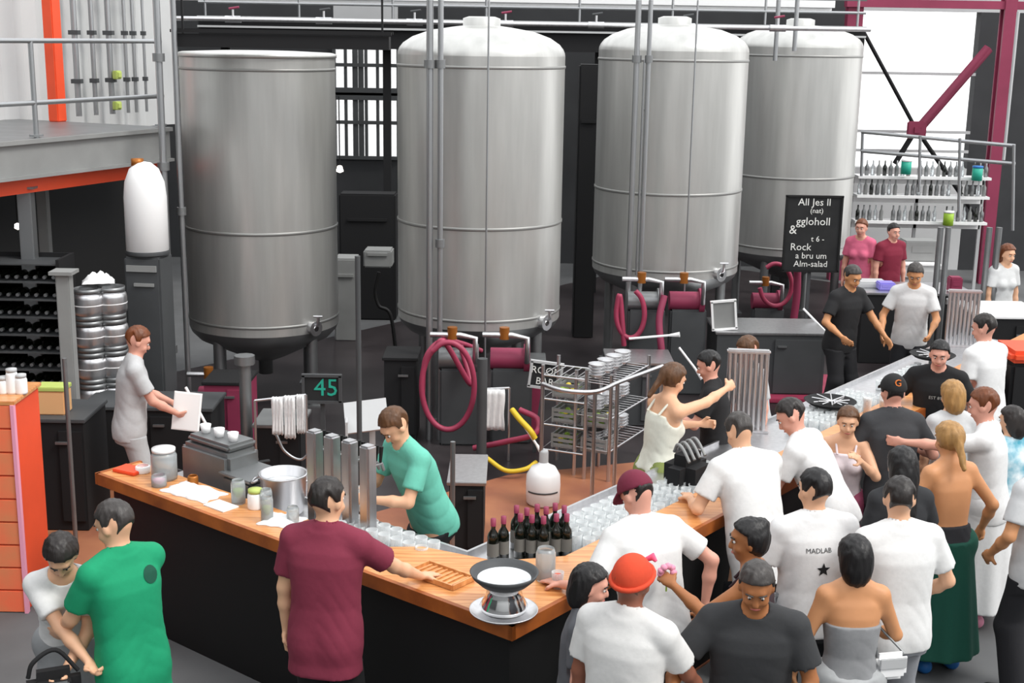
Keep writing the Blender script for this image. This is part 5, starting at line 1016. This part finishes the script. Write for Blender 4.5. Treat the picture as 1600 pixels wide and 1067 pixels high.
PP[32] = person(216, 532, 'worker in light grey shirt holding white sheets at left', -70, 1.72, False, 'pinkish', 'auburn', 'short', '#b9babb', 'tee', '#b0b1b2', nod=.35, lean=.1, lh=(-.05, .34, 1.05), rh=(.12, .36, 1.0), lgrip='hold', rgrip='hold', standz=.012)
PP[33] = person(1566, 428, 'person with auburn hair and pale top at the far right counter', 200, 1.70, True, 'light', 'auburn', 'bob', '#cfd0d0', 'tee', '#2a2b30', nod=.2, at=(PY(1566, 430, 15.9)[0], 15.9), standz=.012)
# printed marks
V, Fc = text_mesh('MADLAB', .07, .0005); V, Fc = fine(V, Fc); decal(PP[12], None, M['dgrey'], V, Fc, -.03, .05, sc=.55)
st = []; 
for k in range(10): a = k*PI/5+PI/2; r = .07 if k % 2 == 0 else .03; st.append(Vector((r*math.cos(a), 0, r*math.sin(a))))
V, Fc = fine([Vector((0, 0, 0))]+st, [(0, 1+k, 1+(k+1) % 10) for k in range(10)]); V, Fc = fine(V, Fc); decal(PP[12], None, M['blackm'], V, Fc, .0, -.05, sc=.6)
V, Fc = text_mesh('EST 89', .05, .0005); V, Fc = fine(V, Fc); decal(PP[18], None, M['chalk'], V, Fc, .0, -.02, back=False, sc=.8)
cir = [Vector((.045*math.cos(t), 0, .045*math.sin(t))) for t in np.linspace(0, 2*PI, 16, endpoint=False)]; V, Fc = fine([Vector((0, 0, 0))]+cir, [(0, 1+k, 1+(k+1) % 16) for k in range(16)]); V, Fc = fine(V, Fc); decal(PP[2], None, cloth('badge', '#0d4a38'), V, Fc, .09, .10)
# held things
def held(i, k, dz=-.06): p = PP[i]['palm'][k]; return Vector(p)+Vector((0, 0, dz))
glass('tall', held(4, 'l', -.08), 'tall glass being filled by the teal-shirted bartender', None, .7); glass('pint', held(9, 'r', -.07), 'beer glass held by the person in the charcoal t-shirt', None, .85)
w = held(1, 'l', -.10); t = thing('shoulder_bag', w, 'black bag held by the person in white at far left', 'bag'); mb = MB(w, .4); mb.box((0, 0, .05), (.26, .14, .20), bev=.05); mb.build('bag_body', M['blackm'], t); mb = MB(w, .4); mb.box((0, -.075, .06), (.14, .02, .10), bev=.01); mb.build('pocket', M['dsteel'], t); mb = MB(w, .4); mb.tube(bez([(-.12, 0, .12), (-.09, .0, .20), (.02, .02, .24), (.12, 0, .12)], 6), .012, 6); mb.build('strap', M['blackm'], t)
w = held(2, 'r', -.05); t = thing('lime_bottle', w, 'pale yellow green bottle held by the green-shirted person', 'bottle'); mb = MB(w); mb.lathe((0, 0, 0), [(.001, 0), (.033, 0), (.033, .13), (.013, .17), (.013, .22), (.001, .222)], 16); mb.build('bottle_body', M['lgreen'], t); mb = MB(w); mb.lathe((0, 0, 0), [(.0145, .2), (.0145, .225), (.001, .226)], 12); mb.build('cap', M['white'], t)
w = held(32, 'r', 0); mb = MB(w, -.3); mb.box((0.05, -.03, .02), (.24, .006, .30), rot=(-.25, 0, 0)); mb.box((0.05, -.025, .02), (.26, .004, .32), rot=(-.25, 0, 0)); o = mb.build('paper_sheets', M['paper'], None); tag(o, 'white sheets held by the grey-shirted worker', 'paper')
w = held(8, 'l', .0); t = thing('paper_flower', w, 'pink flower held by the person with the black bun', 'flower'); 
for k in range(9): a = k*2*PI/9; mb = MB(w); mb.lathe((.035*math.cos(a), .01*math.sin(a*2), .05+.035*math.sin(a)), [(.001, -.02), (.018, -.01), (.02, 0), (.018, .01), (.001, .02)], 8); mb.build('petal', M['pink'], t)
mb = MB(w); mb.tube([(0, 0, -.06), (0, 0, .05)], .005, 6); mb.build('stem', M['lime'], t)
# white handbag on the shoulder of the grey-dressed person
I = PP[13]; w = Vector(I['tow'](I['Pv']+I['X']*.22+I['up']*.02-I['Fw']*.03)); t = thing('handbag', w, 'small white handbag with a chain strap hanging on the grey-dressed person', 'bag')
mb = MB(w, .2); mb.box((0, 0, .06), (.19, .07, .15), bev=.03); mb.build('bag_body', M['white'], t); mb = MB(w, .2); mb.box((0, -.038, .09), (.15, .01, .06), bev=.004); mb.build('flap', M['lgrey'], t); sh = Vector(I['tow'](I['S']['r']-.02*I['X']+.045*I['up']))-w; q = Matrix.Rotation(-.2, 3, 'Z') @ sh
mb = MB(w, .2); mb.tube(bez([(-.08, -.01, .12), (q.x-.03, q.y-.06, q.z*.6), (q.x, q.y, q.z), (q.x+.02, q.y+.06, q.z*.6), (.08, .01, .12)], 6), .007, 6); mb.build('chain_strap', M['dsteel'], t)
w = PP[12]['tow'](PP[12]['Pv']-PP[12]['X']*.30); w = Vector(w); t = thing('shoulder_bag', w, 'patterned grey bag with violet base left of the printed t-shirt', 'bag'); mb = MB(w, .3); mb.box((0, 0, .06), (.2, .12, .2), bev=.05); mb.build('bag_body', mat('patterned', '#55585c', .8, 0, .6, 40, col2='#c9ccd0'), t); mb = MB(w, .3); mb.box((0, 0, -.09), (.16, .1, .13), bev=.03); mb.build('pouch', M['viol'], t)
# small white pendant: nothing else
